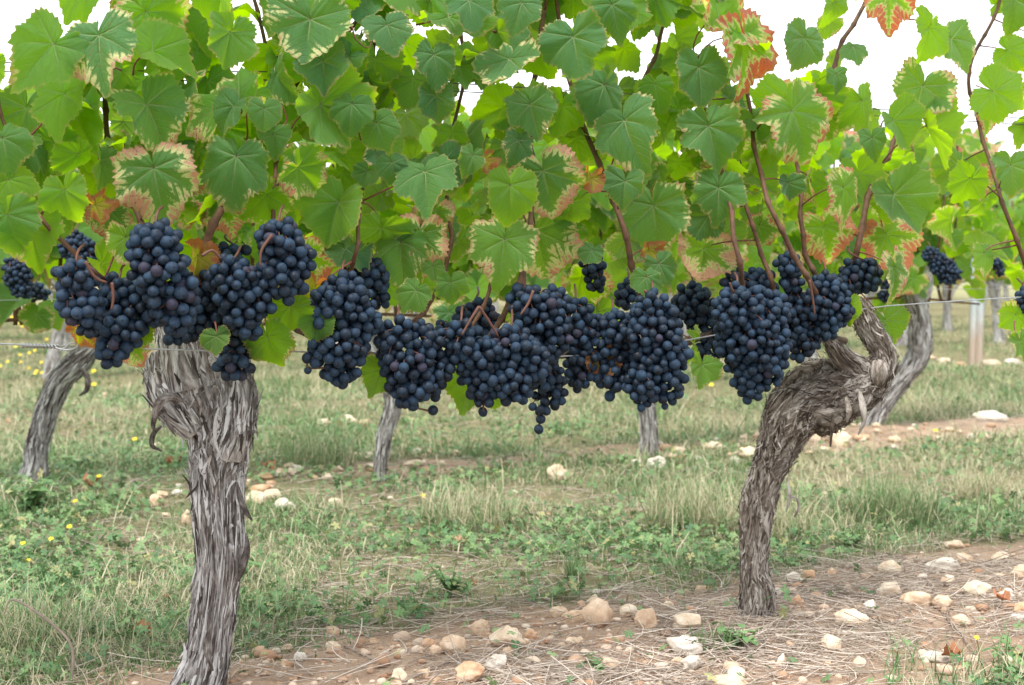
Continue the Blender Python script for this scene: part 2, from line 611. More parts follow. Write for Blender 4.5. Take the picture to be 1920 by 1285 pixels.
# ------------------------------------------------------------------ leaves
LOBE_T = np.radians([0, 14, 30, 44, 56, 72, 88, 102, 116, 135, 152, 166, 175, 180])
LOBE_R = np.array([1.0, 0.87, 0.765, 0.765, 0.80, 0.70, 0.63, 0.65, 0.655, 0.60, 0.53, 0.42, 0.25, 0.07])


def leaf_geo(r, teeth=38, ts=(0.1, 0.22, 0.36, 0.5, 0.64, 0.77, 0.87, 0.94, 1.0), cup=None, fold=None, droop=None, wave=None):
    """flat leaf in x/y, tip at -y, stalk point at the origin, upper side +z; unit length from stalk point to tip"""
    nc = teeth * 2 + 1
    th = np.linspace(-np.pi, np.pi, nc)
    lob = LOBE_R + r.normal(0, 0.03, len(LOBE_R))
    lob2 = lob + r.normal(0, 0.03, len(lob))
    rad = np.where(th >= 0, np.interp(np.abs(th), LOBE_T, lob), np.interp(np.abs(th), LOBE_T, lob2))
    rad[0] = rad[-1] = 0.06
    wid = r.uniform(0.92, 1.18)
    tooth = np.zeros(nc)
    tooth[1::2] = r.uniform(0.018, 0.07, teeth)
    tooth[0::2] = -r.uniform(0.0, 0.02, teeth + 1)
    tooth *= np.clip((np.pi - np.abs(th)) / 0.5, 0, 1)
    va = np.radians([-106, -52, 0, 52, 106]) + r.normal(0, 0.05, 5)
    va[2] *= 0.4
    ts = np.asarray(ts)
    R = ts[:, None] * rad[None] + np.clip((ts - 0.8) / 0.2, 0, 1)[:, None] * tooth[None]
    x = R * np.sin(th)[None] * wid
    y = -R * np.cos(th)[None]
    th_all = np.broadcast_to(th, R.shape)
    dv = th_all[..., None] - va
    near = np.abs(dv).argmin(-1)
    vn = va[near]
    aa = R * np.cos(th_all - vn)
    dd = np.abs(R * np.sin(th_all - vn))
    cup = r.normal(-0.10, 0.20) if cup is None else cup
    fold = (r.uniform(0.0, 0.45) if r.random() < .75 else r.uniform(.5, .95)) * (1 if r.random() < .85 else -.6) if fold is None else fold
    droop = r.uniform(0.0, 0.55) if droop is None else droop
    wave = r.uniform(0.04, 0.14) if wave is None else wave
    ph = r.uniform(0, 6.28, 3)
    z = cup * R ** 2 + fold * np.abs(x) - droop * np.clip(-y, 0, 2) ** 2
    tt = np.broadcast_to(ts[:, None], R.shape)
    z = z + wave * tt ** 2.2 * (np.sin(3 * th_all + ph[0]) + 0.6 * np.sin(5 * th_all + ph[1]) + 0.45 * np.sin(9 * th_all + ph[2]) + .25 * np.sin(14 * th_all + ph[0]))
    z = z + 0.075 * (1 - np.exp(-dd / 0.09)) * np.clip(1.2 - tt, 0, 1)
    z = z + 0.024 * np.abs(np.sin(np.pi * (aa - 1.05 * dd) / 0.155)) * np.clip(dd / 0.05, 0, 1)
    V = np.stack([x, y, z], -1).reshape(-1, 3)
    V = np.vstack([[[0, 0, 0]], V])
    nr = len(ts)
    i, j = np.meshgrid(np.arange(nr - 1), np.arange(nc - 1), indexing='ij')
    Q = np.stack([1 + i * nc + j, 1 + (i + 1) * nc + j, 1 + (i + 1) * nc + j + 1, 1 + i * nc + j + 1], -1).reshape(-1, 4)
    k = np.arange(nc - 1)
    Tn = np.stack([np.zeros(nc - 1, int), 1 + k, 1 + k + 1], -1)
    # per-corner vein coordinates: one main vein owns each wedge
    mid = 0.5 * (th[:-1] + th[1:])
    own = np.abs(mid[:, None] - va).argmin(1)
    tha = np.concatenate([[0], th_all.ravel()])
    Ra = np.concatenate([[0], R.ravel()])
    ta = np.concatenate([[0], tt.ravel()])

    def corner(Fc, ow):
        vv = va[ow][:, None]
        return np.stack([Ra[Fc] * np.cos(tha[Fc] - vv), np.abs(Ra[Fc] * np.sin(tha[Fc] - vv))], -1).reshape(-1, 2)
    Fall = [Q, Tn]
    vein = np.vstack([corner(Q, own[j.ravel()]), corner(Tn, own)])
    idx = np.concatenate([Q.ravel(), Tn.ravel()])
    rimuv = np.stack([ta[idx], Ra[idx]], -1)
    off = r.uniform(0, 40, 2)
    flat = V[idx][:, :2] + off
    return V, Fall, {"vein": vein, "rim": rimuv, "flat": flat}


BASE = np.array([[1, 0, 0], [0, 0, -1], [0, 1, 0]], float)   # leaf x,y,z -> world X, Z, -Y


def rot(axis, deg):
    return np.array(Matrix.Rotation(math.radians(deg), 3, axis))


def leaf_matrix(ang, pitch, yaw):
    return rot('Z', yaw) @ rot('X', -pitch) @ BASE @ rot('Z', ang)


def leaf_object(parent, P, size, ang, pitch, yaw, tone, cane_pts, r, label=None, **kw):
    V, F, U = leaf_geo(r, **kw)
    pitch, yaw, ang = pitch + r.normal(2, 11), yaw + r.normal(0, 9), ang + r.normal(0, 5)
    M = leaf_matrix(ang, pitch, yaw)
    W = (V * size) @ M.T
    nleaf = sum(len(f) for f in F)
    # stalk: from the leaf's base, up and back, towards the nearest cane
    up = M @ np.array([0, 0.75, -0.5])
    L = size * r.uniform(0.55, 0.95)
    end = up * L
    if cane_pts is not None and len(cane_pts):
        dlt = cane_pts - P
        dist = np.linalg.norm(dlt, axis=1)
        ii = dist.argmin()
        if dist[ii] < size * 2.0:
            end = dlt[ii]
        else:
            end = up * L * 0.5 + dlt[ii] / dist[ii] * L * 0.7
    midp = end * 0.45 + up * L * 0.25
    pv, pf = tube([np.zeros(3), up * L * 0.12, midp, end], [0.0011, 0.0011, 0.0012, 0.0017], 9, 5)
    n0 = len(W)
    Vall = np.vstack([W, pv])
    Fall = F + [f + n0 for f in pf]
    npet = sum(f.size for f in pf)
    U = {k: np.vstack([v, np.zeros((npet, 2))]) for k, v in U.items()}
    mi = np.concatenate([np.zeros(nleaf, int), np.ones(sum(len(f) for f in pf), int)])
    o = build("leaf", Vall, Fall, [M_LEAF, M_PETIOLE], parent, P - np.array(parent.location), True, U, None, mi)
    o.color = tone
    if label:
        o["label"] = label
    return o


def leaf_into(bag, P, size, ang, pitch, yaw, tone, r, **kw):
    V, F, U = leaf_geo(r, **kw)
    W = (V * size) @ leaf_matrix(ang, pitch, yaw).T + P
    bag.add(W, F, {"tone": np.tile(np.array(tone), (len(W), 1))}, None)
    for k, v in U.items():
        nq = F[0].size
        bag.U.setdefault(k, []).append(v)


# ------------------------------------------------------------------ bark
def bark_tube(bag, P, R, nlen, nseg, seed, lump=0.22, ridge=0.16, kf=3.2, ks=7.0, twist=0.6, caps=True, fine=1.0):
    C = spline(P, nlen)
    Rr = spline(np.stack([R, R, R], -1), nlen)[:, 0]
    T, N, B = frames(C)
    s = np.concatenate([[0], np.cumsum(np.linalg.norm(np.diff(C, axis=0), axis=1))])
    th = np.arange(nseg) / nseg * 2 * np.pi
    S, TH = np.meshgrid(s, th, indexing='ij')
    wob = vnoise(np.stack([S * 9 + seed, np.cos(TH) * 1.2, np.sin(TH) * 1.2 + seed], -1)) - 0.5
    tw = TH + twist * (S / max(s[-1], 1e-3)) + wob * 1.1
    fx, fy = np.cos(tw), np.sin(tw)
    p = np.stack([fx * kf, fy * kf, S * ks + seed * 3.1], -1)
    low = vnoise(np.stack([fx * 1.1, fy * 1.1, S * 14 + seed], -1)) - 0.5
    n1 = vnoise(p)
    n2 = vnoise(p * np.array([2.3, 2.3, 1.9]) + 11)
    n3 = vnoise(p * np.array([5.0, 5.0, 3.2]) + 23)
    r1 = 1 - np.abs(2 * n1 - 1)
    r2 = 1 - np.abs(2 * n2 - 1)
    r3 = 1 - np.abs(2 * n3 - 1)
    disp = lump * 2 * low + ridge * ((r1 - 0.6) + 0.6 * (r2 - 0.6) + 0.38 * fine * (r3 - 0.6))
    rr = Rr[:, None] * (1 + disp)
    V = C[:, None] + rr[..., None] * (np.cos(TH)[..., None] * N[:, None] + np.sin(TH)[..., None] * B[:, None])
    fibre = np.stack([fx * Rr[:, None] * 8, fy * Rr[:, None] * 8, S * 4 + seed], -1)
    tone = 0.25 + 0.5 * n2 + 0.25 * n1
    i, j = np.meshgrid(np.arange(nlen - 1), np.arange(nseg), indexing='ij')
    j2 = (j + 1) % nseg
    F = [np.stack([i * nseg + j, i * nseg + j2, (i + 1) * nseg + j2, (i + 1) * nseg + j], -1).reshape(-1, 4)]
    Vf, fb, tn = V.reshape(-1, 3), fibre.reshape(-1, 3), tone.ravel()
    if caps:
        n0 = len(Vf)
        Vf = np.vstack([Vf, C[:1], C[-1:] + T[-1:] * Rr[-1] * 0.25])
        fb = np.vstack([fb, fb[:1], fb[-1:]])
        tn = np.append(tn, [0.5, 0.7])
        k = np.arange(nseg)
        F.append(np.stack([np.full(nseg, n0), (k + 1) % nseg, k], -1))
        F.append(np.stack([np.full(nseg, n0 + 1), (nlen - 1) * nseg + k, (nlen - 1) * nseg + (k + 1) % nseg], -1))
    bag.add(Vf, F, {"fibre": fb, "tone": tn})
    return dict(C=C, N=N, B=B, T=T, s=s, V=V, R=Rr, nseg=nseg, nlen=nlen, tw=tw)


def bark_shreds(bag, info, count, r, lmin, lmax, wmin, wmax, lift, front=True, s0=0.0, s1=1.0, shaggy=0.0, avoid=None, tmean=.50):
    """narrow strips of bark lying on the surface, ends lifting off"""
    nlen, nseg = info['nlen'], info['nseg']
    s = info['s']
    for _ in range(count):
        st = r.uniform(s0, s1) * s[-1]
        ln = r.uniform(lmin, lmax)
        th0 = r.uniform(-1.9, 1.9) if front else r.uniform(-3.14, 3.14)
        w = r.uniform(wmin, wmax)
        m = 7
        q = np.linspace(0, 1, m)
        ss = st + (q - 0.5) * ln
        if ss[0] < 0 or ss[-1] > s[-1]:
            continue
        drift = r.normal(0, 0.15) + shaggy * r.normal(0, 0.5)
        ii = np.interp(ss, s, np.arange(nlen))
        rad = np.interp(ss, s, info['R'])
        l0, l1 = abs(r.normal(0, lift)) * 0.5, abs(r.normal(0, lift))
        if r.random() < 0.5:
            l0, l1 = l1, l0
        lf = 0.0012 + l0 * (1 - q) ** 3 + l1 * q ** 3
        pts = []
        for a_, (fi, t_) in enumerate(zip(ii, q)):
            i0 = int(np.clip(round(fi), 0, nlen - 1))
            th = th0 + drift * (t_ - 0.5)
            wid = w * (0.06 + 0.94 * math.sin(math.pi * (0.03 + 0.94 * t_)) ** 0.7) * r.uniform(.8, 1.2)
            for side in (-1, 0, 1):
                t2 = th + side * wid / max(rad[a_], 1e-3)
                j0 = int(round((t2 % (2 * np.pi)) / (2 * np.pi) * nseg)) % nseg
                dirn = math.cos(t2) * info['N'][i0] + math.sin(t2) * info['B'][i0]
                surf = np.linalg.norm(info['V'][i0, j0] - info['C'][i0])
                surf = 0.8 * surf + 0.2 * rad[a_]
                pts.append(info['C'][i0] + info['T'][i0] * (ss[a_] - s[i0]) + dirn * (surf + lf[a_] + (0.0008 if side == 0 else 0)))
        V = np.array(pts)
        if avoid is not None and np.linalg.norm(V - avoid, axis=1).min() < .017:
            continue
        F = []
        for a_ in range(m - 1):
            for b_ in range(2):
                k = a_ * 3 + b_
                F.append([k, k + 1, k + 4, k + 3])
        tn = np.clip(r.normal(tmean, 0.20) + (0.40 if r.random() < .09 else 0), 0, 1.15)
        fib = np.stack([np.tile([-1, 0, 1], m) * w * 6 + r.uniform(0, 9), np.full(3 * m, r.uniform(0, 9)), np.repeat(ss, 3) * 4], -1)
        bag.add(V, np.array(F), {"fibre": fib, "tone": np.full(len(V), tn)})


def ribbon(name, pts, widths, parent, mat, thick=0.0012, tone=0.6, curl=0.0, r=rng, face=(0, -1, 0)):
    """a loose strip of bark with real thickness"""
    n = 16
    C = spline(pts, n)
    Wd = np.interp(np.linspace(0, 1, n), np.linspace(0, 1, len(widths)), widths)
    T = np.gradient(C, axis=0)
    T /= np.linalg.norm(T, axis=1, keepdims=True)
    V = []
    f0 = np.array(face, float)
    for i in range(n):
        side = np.cross(T[i], f0)
        side /= np.linalg.norm(side) + 1e-9
        nn = np.cross(side, T[i])
        a = curl * (i / (n - 1))
        side2 = side * math.cos(a) + nn * math.sin(a)
        nn2 = np.cross(side2, T[i])
        jit = 1 + 0.25 * (vnoise(np.array([i * 0.9, tone * 9, 3.0])) - 0.5)
        for q in (-1, -0.35, 0.3, 1):
            V.append(C[i] + side2 * q * Wd[i] * 0.5 * jit + nn2 * (0.14 * Wd[i] * (1 - q * q) + thick))
        for q in (1, 0.3, -0.35, -1):
            V.append(C[i] + side2 * q * Wd[i] * 0.5 * jit + nn2 * (0.14 * Wd[i] * (1 - q * q) - thick))
    V = np.array(V)
    F = []
    for i in range(n - 1):
        for k in range(8):
            k2 = (k + 1) % 8
            F.append([i * 8 + k, i * 8 + k2, (i + 1) * 8 + k2, (i + 1) * 8 + k])
    F.append  # closed along its sides; the two ends taper to nothing
    fib = np.stack([np.tile(np.array([-1, -.35, .3, 1, 1, .3, -.35, -1]) * 0.05, n), np.full(8 * n, tone * 7), np.repeat(np.linspace(0, 0.8, n), 8)], -1)
    L = np.array(parent.location)
    return build(name, V - L, np.array(F), mat, parent, None, True, None, {"fibre": fib, "tone": np.full(len(V), tone)})


def add_cane(parent, pts, r0, r1, mat=None, nodes=True, name="cane"):
    """a ripened shoot with swollen nodes; returns points along it"""
    mat = mat or M_CANE
    P = np.array(pts)
    ln = np.linalg.norm(np.diff(P, axis=0), axis=1).sum()
    n = max(14, int(ln / 0.008))
    C = spline(P, n)
    q = np.linspace(0, 1, n)
    R = r0 + (r1 - r0) * q
    if nodes:
        sp = 0.062
        ph = (q * ln / sp) % 1.0
        R = R * (1 + 0.38 * np.exp(-((ph - 0.5) / 0.09) ** 2))
        zig = np.floor(q * ln / sp) % 2 * 2 - 1
        C = C + np.stack([zig * (0.5 - np.abs(ph - 0.5)) * -0.003, np.zeros(n), np.zeros(n)], -1)
    V, F = tube(C, R, n, 9)
    o = build(name, V - np.array(parent.location), F, mat, parent)
    return C


# ------------------------------------------------------------------ foreground vines
PXM = lambda px, Y: px * Y / FPX


def pxpath(pts, doff, rise=0.0):
    out = []
    for p in pts:
        Y = row_y(p[0]) + doff + (p[2] if len(p) > 2 else 0) + rise * float(np.clip((400 - p[1]) / 150, 0, 1))
        out.append(at(p[0], p[1], Y))
    return np.array(out)


YL, YR = 1.975, 2.39
vine_l = tag(empty("grape_vine", at(372, 1300, YL)), "old grape vine with thick upright shredded grey trunk and wide knobbly head", "vine", "vines of the front row")
vine_r = tag(empty("grape_vine", at(1415, 1160, YR)), "gnarled shaggy grape vine leaning over and forking into two stubby arms above stony soil", "vine", "vines of the front row")
vine_e = tag(empty("grape_vine", np.array([1.235, 2.80, 0.0])), "front row vine showing only leaves and shoots at the edge, beside the pale post", "vine", "vines of the front row")

CANES = {'l': [], 'r': [], 'e': []}
VINE = {'l': vine_l, 'r': vine_r, 'e': vine_e}


def trunk_from_px(bag, pts, Y, nlen, nseg, seed, rk=.81, **kw):
    P = np.array([at(x, y, Y + (d[0] if d else 0)) for x, y, rr, *d in pts])
    R = np.array([PXM(rr * rk, Y) for x, y, rr, *d in pts])
    return bark_tube(bag, P, R, nlen, nseg, seed, **kw)


# --- left trunk
b = Bag()
r_ = np.random.default_rng(11)
inf = trunk_from_px(b, [(366, 1340, 74), (374, 1288, 52), (390, 1230, 44), (402, 1150, 44), (410, 1060, 46), (412, 960, 52), (408, 890, 54), (412, 820, 58),
                        (402, 770, 70), (392, 725, 84), (384, 690, 84), (376, 668, 60)], YL, 420, 150, 3, lump=0.17, ridge=0.34, kf=2.6, ks=7.0)
# knot hole: the bark is pushed in at one spot and swells round it
KNOT = at(434, 1012, YL - 0.045)
kd = np.linalg.norm((b.V[0] - KNOT)[:, [0, 2]] * np.array([1.0, .8]), axis=1)
front_ = b.V[0][:, 1] < YL
b.V[0][:, 1] += np.where(front_, 0.032 * np.exp(-(kd / .0055) ** 2) - 0.004 * np.exp(-((kd - .012) / .005) ** 2), 0)
bark_shreds(b, inf, 720, r_, 0.03, 0.15, 0.0006, 0.0026, 0.0024, avoid=KNOT)
bark_shreds(b, inf, 260, r_, 0.015, 0.06, 0.0008, 0.0032, 0.006, s0=0.62, shaggy=.6)
inf2 = trunk_from_px(b, [(372, 800, 34, -.02), (340, 770, 40, -.03), (312, 730, 38, -.03), (303, 690, 33, -.02), (300, 664, 20, -.01)], YL, 120, 90, 5, lump=0.2, ridge=0.2)
bark_shreds(b, inf2, 330, r_, 0.015, 0.055, 0.0007, 0.003, 0.006, shaggy=.5)
inf3 = trunk_from_px(b, [(425, 850, 40, -.02), (440, 800, 44, -.03), (446, 750, 42, -.03), (442, 715, 34, -.02), (436, 694, 18, -.02)], YL, 120, 90, 6, lump=0.18, ridge=0.2)
bark_shreds(b, inf3, 330, r_, 0.015, 0.06, 0.0007, 0.003, 0.005, shaggy=.4)
inf4 = trunk_from_px(b, [(350, 730, 56, -.03), (340, 680, 50, -.03), (332, 630, 40, -.02), (310, 570, 28), (285, 540, 14)], YL, 130, 80, 8, lump=0.2, ridge=0.2)
bark_shreds(b, inf4, 160, r_, 0.02, 0.06, 0.0008, 0.003, 0.004)
trunk_from_px(b, [(400, 720, 46, -.02), (392, 660, 34, -.02), (380, 580, 18), (378, 520, 12)], YL, 80, 50, 9)
tr = b.build("trunk", M_BARK, vine_l)
tr["label"] = "thick grey trunk in long peeling strips"
for pts, w, tone in [
    ([(338, 752, -.075), (312, 744, -.10), (290, 752, -.115), (279, 775, -.11), (277, 790, -.10)], [4, 15, 18, 12, 3], 0.45),
    ([(300, 770, -.07), (282, 776, -.085), (274, 796, -.09), (279, 815, -.085)], [4, 11, 9, 2], 0.3),
    ([(292, 800, -.05), (276, 812, -.06), (272, 835, -.06), (292, 846, -.055)], [3, 10, 8, 2], 0.25),
    ([(412, 764, -.088), (404, 790, -.085), (404, 830, -.078), (418, 862, -.072)], [3, 6, 6, 2], 0.9),
    ([(449, 905, -.045), (456, 935, -.055), (468, 960, -.06), (480, 976, -.055)], [3, 12, 10, 2], 0.3),
    ([(468, 1000, -.025), (470, 1030, -.035), (460, 1062, -.04), (452, 1090, -.035)], [2, 12, 16, 4], 0.25),
    ([(392, 1138, -.055), (393, 1175, -.062), (386, 1215, -.06), (398, 1258, -.055)], [2, 10, 14, 4], 0.35),
    ([(368, 1090, -.04), (360, 1125, -.05), (352, 1150, -.05)], [2, 7, 2], 0.45),
    ([(466, 790, -.04), (478, 806, -.05), (492, 812, -.045)], [6, 8, 2], 0.4),
]:
    P = [at(x + (402 - x) * .10, y, YL + d * .86) for x, y, d in pts]
    ribbon("bark_strip", P, [PXM(v, YL) for v in w], vine_l, M_BARK, tone=tone, curl=0.5)

# --- right trunk
b = Bag()
r_ = np.random.default_rng(12)
inf = trunk_from_px(b, [(1408, 1190, 44), (1414, 1150, 36), (1416, 1112, 34), (1412, 1070, 26), (1414, 1020, 27), (1420, 960, 30), (1434, 900, 35), (1456, 850, 41), (1474, 800, 52),
                        (1494, 768, 64), (1536, 746, 66), (1580, 732, 60), (1622, 714, 48), (1652, 690, 30)], YR, 420, 120, 17, rk=.84, lump=0.28, ridge=0.22, kf=3.2, ks=16.0)
bark_shreds(b, inf, 1150, r_, 0.012, 0.045, 0.0007, 0.0028, 0.0032, shaggy=0.4)
bark_shreds(b, inf, 900, r_, 0.008, 0.03, 0.0004, 0.0015, 0.007, s0=0.50, s1=0.98, front=False, shaggy=1.0, tmean=.38)
for q_, (x_, y_, rr_, d_) in enumerate([(1548, 772, 30, -.03), (1606, 752, 28, -.02), (1642, 700, 24, -.03)]):
    a_ = q_ * 2.4
    kn = trunk_from_px(b, [(x_ - 26 * math.cos(a_), y_ - 20 * math.sin(a_), rr_ * .45, d_ + .01), (x_ - 10 * math.cos(a_), y_ - 8 * math.sin(a_), rr_ * .95, d_), (x_ + 10 * math.cos(a_), y_ + 8 * math.sin(a_), rr_, d_), (x_ + 26 * math.cos(a_), y_ + 20 * math.sin(a_), rr_ * .4, d_ + .01)], YR, 60, 44, 60 + q_, lump=.34, ridge=.34)
    bark_shreds(b, kn, 70, r_, .008, .025, .0004, .0014, .006, front=False, shaggy=.9, tmean=.36)
inf2 = trunk_from_px(b, [(1640, 720, 34), (1606, 694, 30, -.02), (1576, 668, 20, -.03), (1556, 642, 11, -.03), (1536, 622, 6, -.03)], YR, 110, 60, 18, lump=0.2, ridge=0.2)
bark_shreds(b, inf2, 260, r_, 0.012, 0.04, 0.0006, 0.0024, 0.004)
inf3 = trunk_from_px(b, [(1630, 712, 34), (1655, 682, 28), (1652, 652, 22), (1632, 622, 24), (1618, 590, 22), (1606, 560, 13)], YR, 110, 60, 19, lump=0.22, ridge=0.2)
bark_shreds(b, inf3, 300, r_, 0.012, 0.035, 0.0006, 0.0024, 0.005, shaggy=0.5)
tr = b.build("trunk", M_BARK_BROWN, vine_r)
tr["label"] = "brown grey trunk of shaggy short flakes, bent over at the top"
for pts, w, tone in [
    ([(1612, 735, -.075), (1618, 765, -.09), (1620, 790, -.09), (1609, 816, -.085)], [7, 12, 9, 2], .75),
    ([(1562, 775, -.06), (1560, 800, -.065), (1557, 838, -.06)], [4, 7, 2], 0.3),
    ([(1476, 895, -.05), (1480, 930, -.06), (1474, 960, -.055)], [3, 8, 2], 0.8),
    ([(1480, 930, -.04), (1494, 936, -.05), (1498, 952, -.05), (1490, 970, -.045)], [3, 5, 5, 2], 0.7),
    ([(1440, 960, -.055), (1436, 985, -.06), (1442, 1010, -.055)], [3, 8, 2], 0.9),
    ([(1585, 745, -.08), (1592, 770, -.09), (1588, 792, -.09)], [6, 12, 3], 0.5),
]:
    P = [at(x, y, YR + d) for x, y, d in pts]
    ribbon("bark_strip", P, [PXM(v, YR) for v in w], vine_r, M_BARK_BROWN, tone=tone, curl=0.4)
b = Bag()
bark_tube(b, np.array([[1.235, 2.80, -0.03], [1.25, 2.80, 0.2], [1.22, 2.79, 0.36], [1.2, 2.78, 0.5]]), np.array([0.045, 0.032, 0.036, 0.03]), 90, 40, 4)
b.build("trunk", M_BARK, vine_e)

for v, r0, r1, doff, pts in [
    ('l', 8, 5, -.02, [(290, 560), (270, 480), (262, 415), (235, 340), (206, 270), (196, 195), (203, 110), (216, 0), (226, -90)]),
    ('l', 4.5, 3, -.01, [(264, 420), (254, 370), (246, 320), (240, 260), (238, 180)]),
    ('l', 11, 5, -.03, [(378, 560), (376, 500), (384, 460), (410, 402), (445, 330), (480, 250), (520, 190), (570, 140), (640, 70), (690, 18), (760, -60)]),
    ('l', 5.5, 4, -.05, [(478, 540), (497, 470), (512, 410), (516, 300), (512, 200), (502, 100), (474, -10), (470, -80)]),
    ('l', 5.5, 3.5, -.10, [(214, 545, .01), (190, 520), (145, 482), (110, 445), (76, 410), (52, 370), (20, 270), (0, 200), (-12, 120)]),
    ('l', 5, 3.5, -.05, [(640, 570), (664, 490), (672, 430), (680, 330), (685, 240), (699, 130), (700, 0), (706, -80)]),
    ('l', 9, 8, .03, [(380, 600), (440, 575), (515, 592), (565, 622), (640, 656), (700, 668)]),
    ('l', 6, 4, 0.02, [(725, 665), (775, 606), (802, 575), (830, 520), (846, 450), (838, 380), (850, 250), (870, 120), (850, -40)]),
    ('l', 5, 4, -.02, [(835, 668), (872, 632), (905, 575), (925, 520), (930, 430)]),
    ('r', 7, 5, -.05, [(905, 668), (920, 632), (952, 575), (976, 520), (990, 440), (1000, 340), (990, 220), (1010, 100), (1030, -40)]),
    ('r', 9, 8, .03, [(1585, 640), (1500, 625), (1420, 612), (1345, 624), (1250, 648), (1120, 660), (1000, 668), (850, 669), (690, 669)]),
    ('r', 7.5, 4.5, -.06, [(1215, 640), (1202, 560), (1186, 500), (1160, 400), (1112, 282), (1072, 170), (1050, 60), (1040, -50)]),
    ('r', 6, 4, -.11, [(1397, 590), (1391, 520), (1376, 440), (1362, 350), (1330, 250), (1300, 120)]),
    ('r', 6, 4, -.06, [(1462, 580), (1452, 545), (1430, 480), (1400, 390), (1385, 300)]),
    ('r', 6.5, 4, -.12, [(1560, 600), (1525, 540), (1490, 480), (1446, 390), (1420, 300), (1405, 200), (1390, 90)]),
    ('r', 6.5, 4, -.05, [(1570, 610), (1535, 530), (1512, 480), (1503, 420), (1500, 350), (1490, 240)]),
    ('r', 8, 4.5, -.02, [(1598, 580), (1606, 480), (1628, 372), (1650, 312), (1668, 290), (1690, 220)]),
    ('r', 5, 4, -.03, [(1170, 290), (1200, 170), (1232, 95), (1244, 40), (1258, -60)]),
    ('r', 6, 4.5, -.05, [(1530, 235), (1545, 195), (1573, 95), (1600, 45), (1640, -20), (1680, -80)]),
    ('e', 5, 3.5, -.06, [(1960, 560), (1925, 500), (1884, 390), (1852, 290), (1828, 205), (1816, 140), (1838, 80), (1870, 20), (1880, -60)]),
    ('e', 4, 3, -.02, [(1990, 540), (1960, 400), (1950, 250), (1960, 100), (1950, -60)]),
]:
    Y = row_y(pts[0][0])
    old = abs(pts[0][1] - pts[-1][1]) < 110
    if not old:
        pts = [(pts[0][0], pts[0][1], .15)] + pts[1:]
    C = add_cane(VINE[v], pxpath(pts, doff - (0 if old else .06), 0 if old else .15), PXM(r0, Y) * .82, PXM(r1, Y) * .82, M_OLDCANE if old else M_CANE)
    CANES[v].append(C)
ALLC = {k: np.vstack(v) for k, v in CANES.items()}


def tendril(parent, pts, doff):
    P = pxpath(pts, doff)
    V, F = tube(P, [0.0012, 0.0009, 0.0007], 40, 5)
    build("tendril", V - np.array(parent.location), F, M_PETIOLE, parent)


for v, pts in [('l', [(530, 200), (538, 225), (530, 240), (545, 250), (528, 262), (540, 278)]), ('l', [(660, 50), (668, 75), (690, 90), (700, 70)]),
               ('r', [(1495, 190), (1520, 240), (1500, 262), (1530, 290)]), ('l', [(290, 240), (300, 262), (320, 258)])]:
    tendril(VINE[v], pts, -.08)

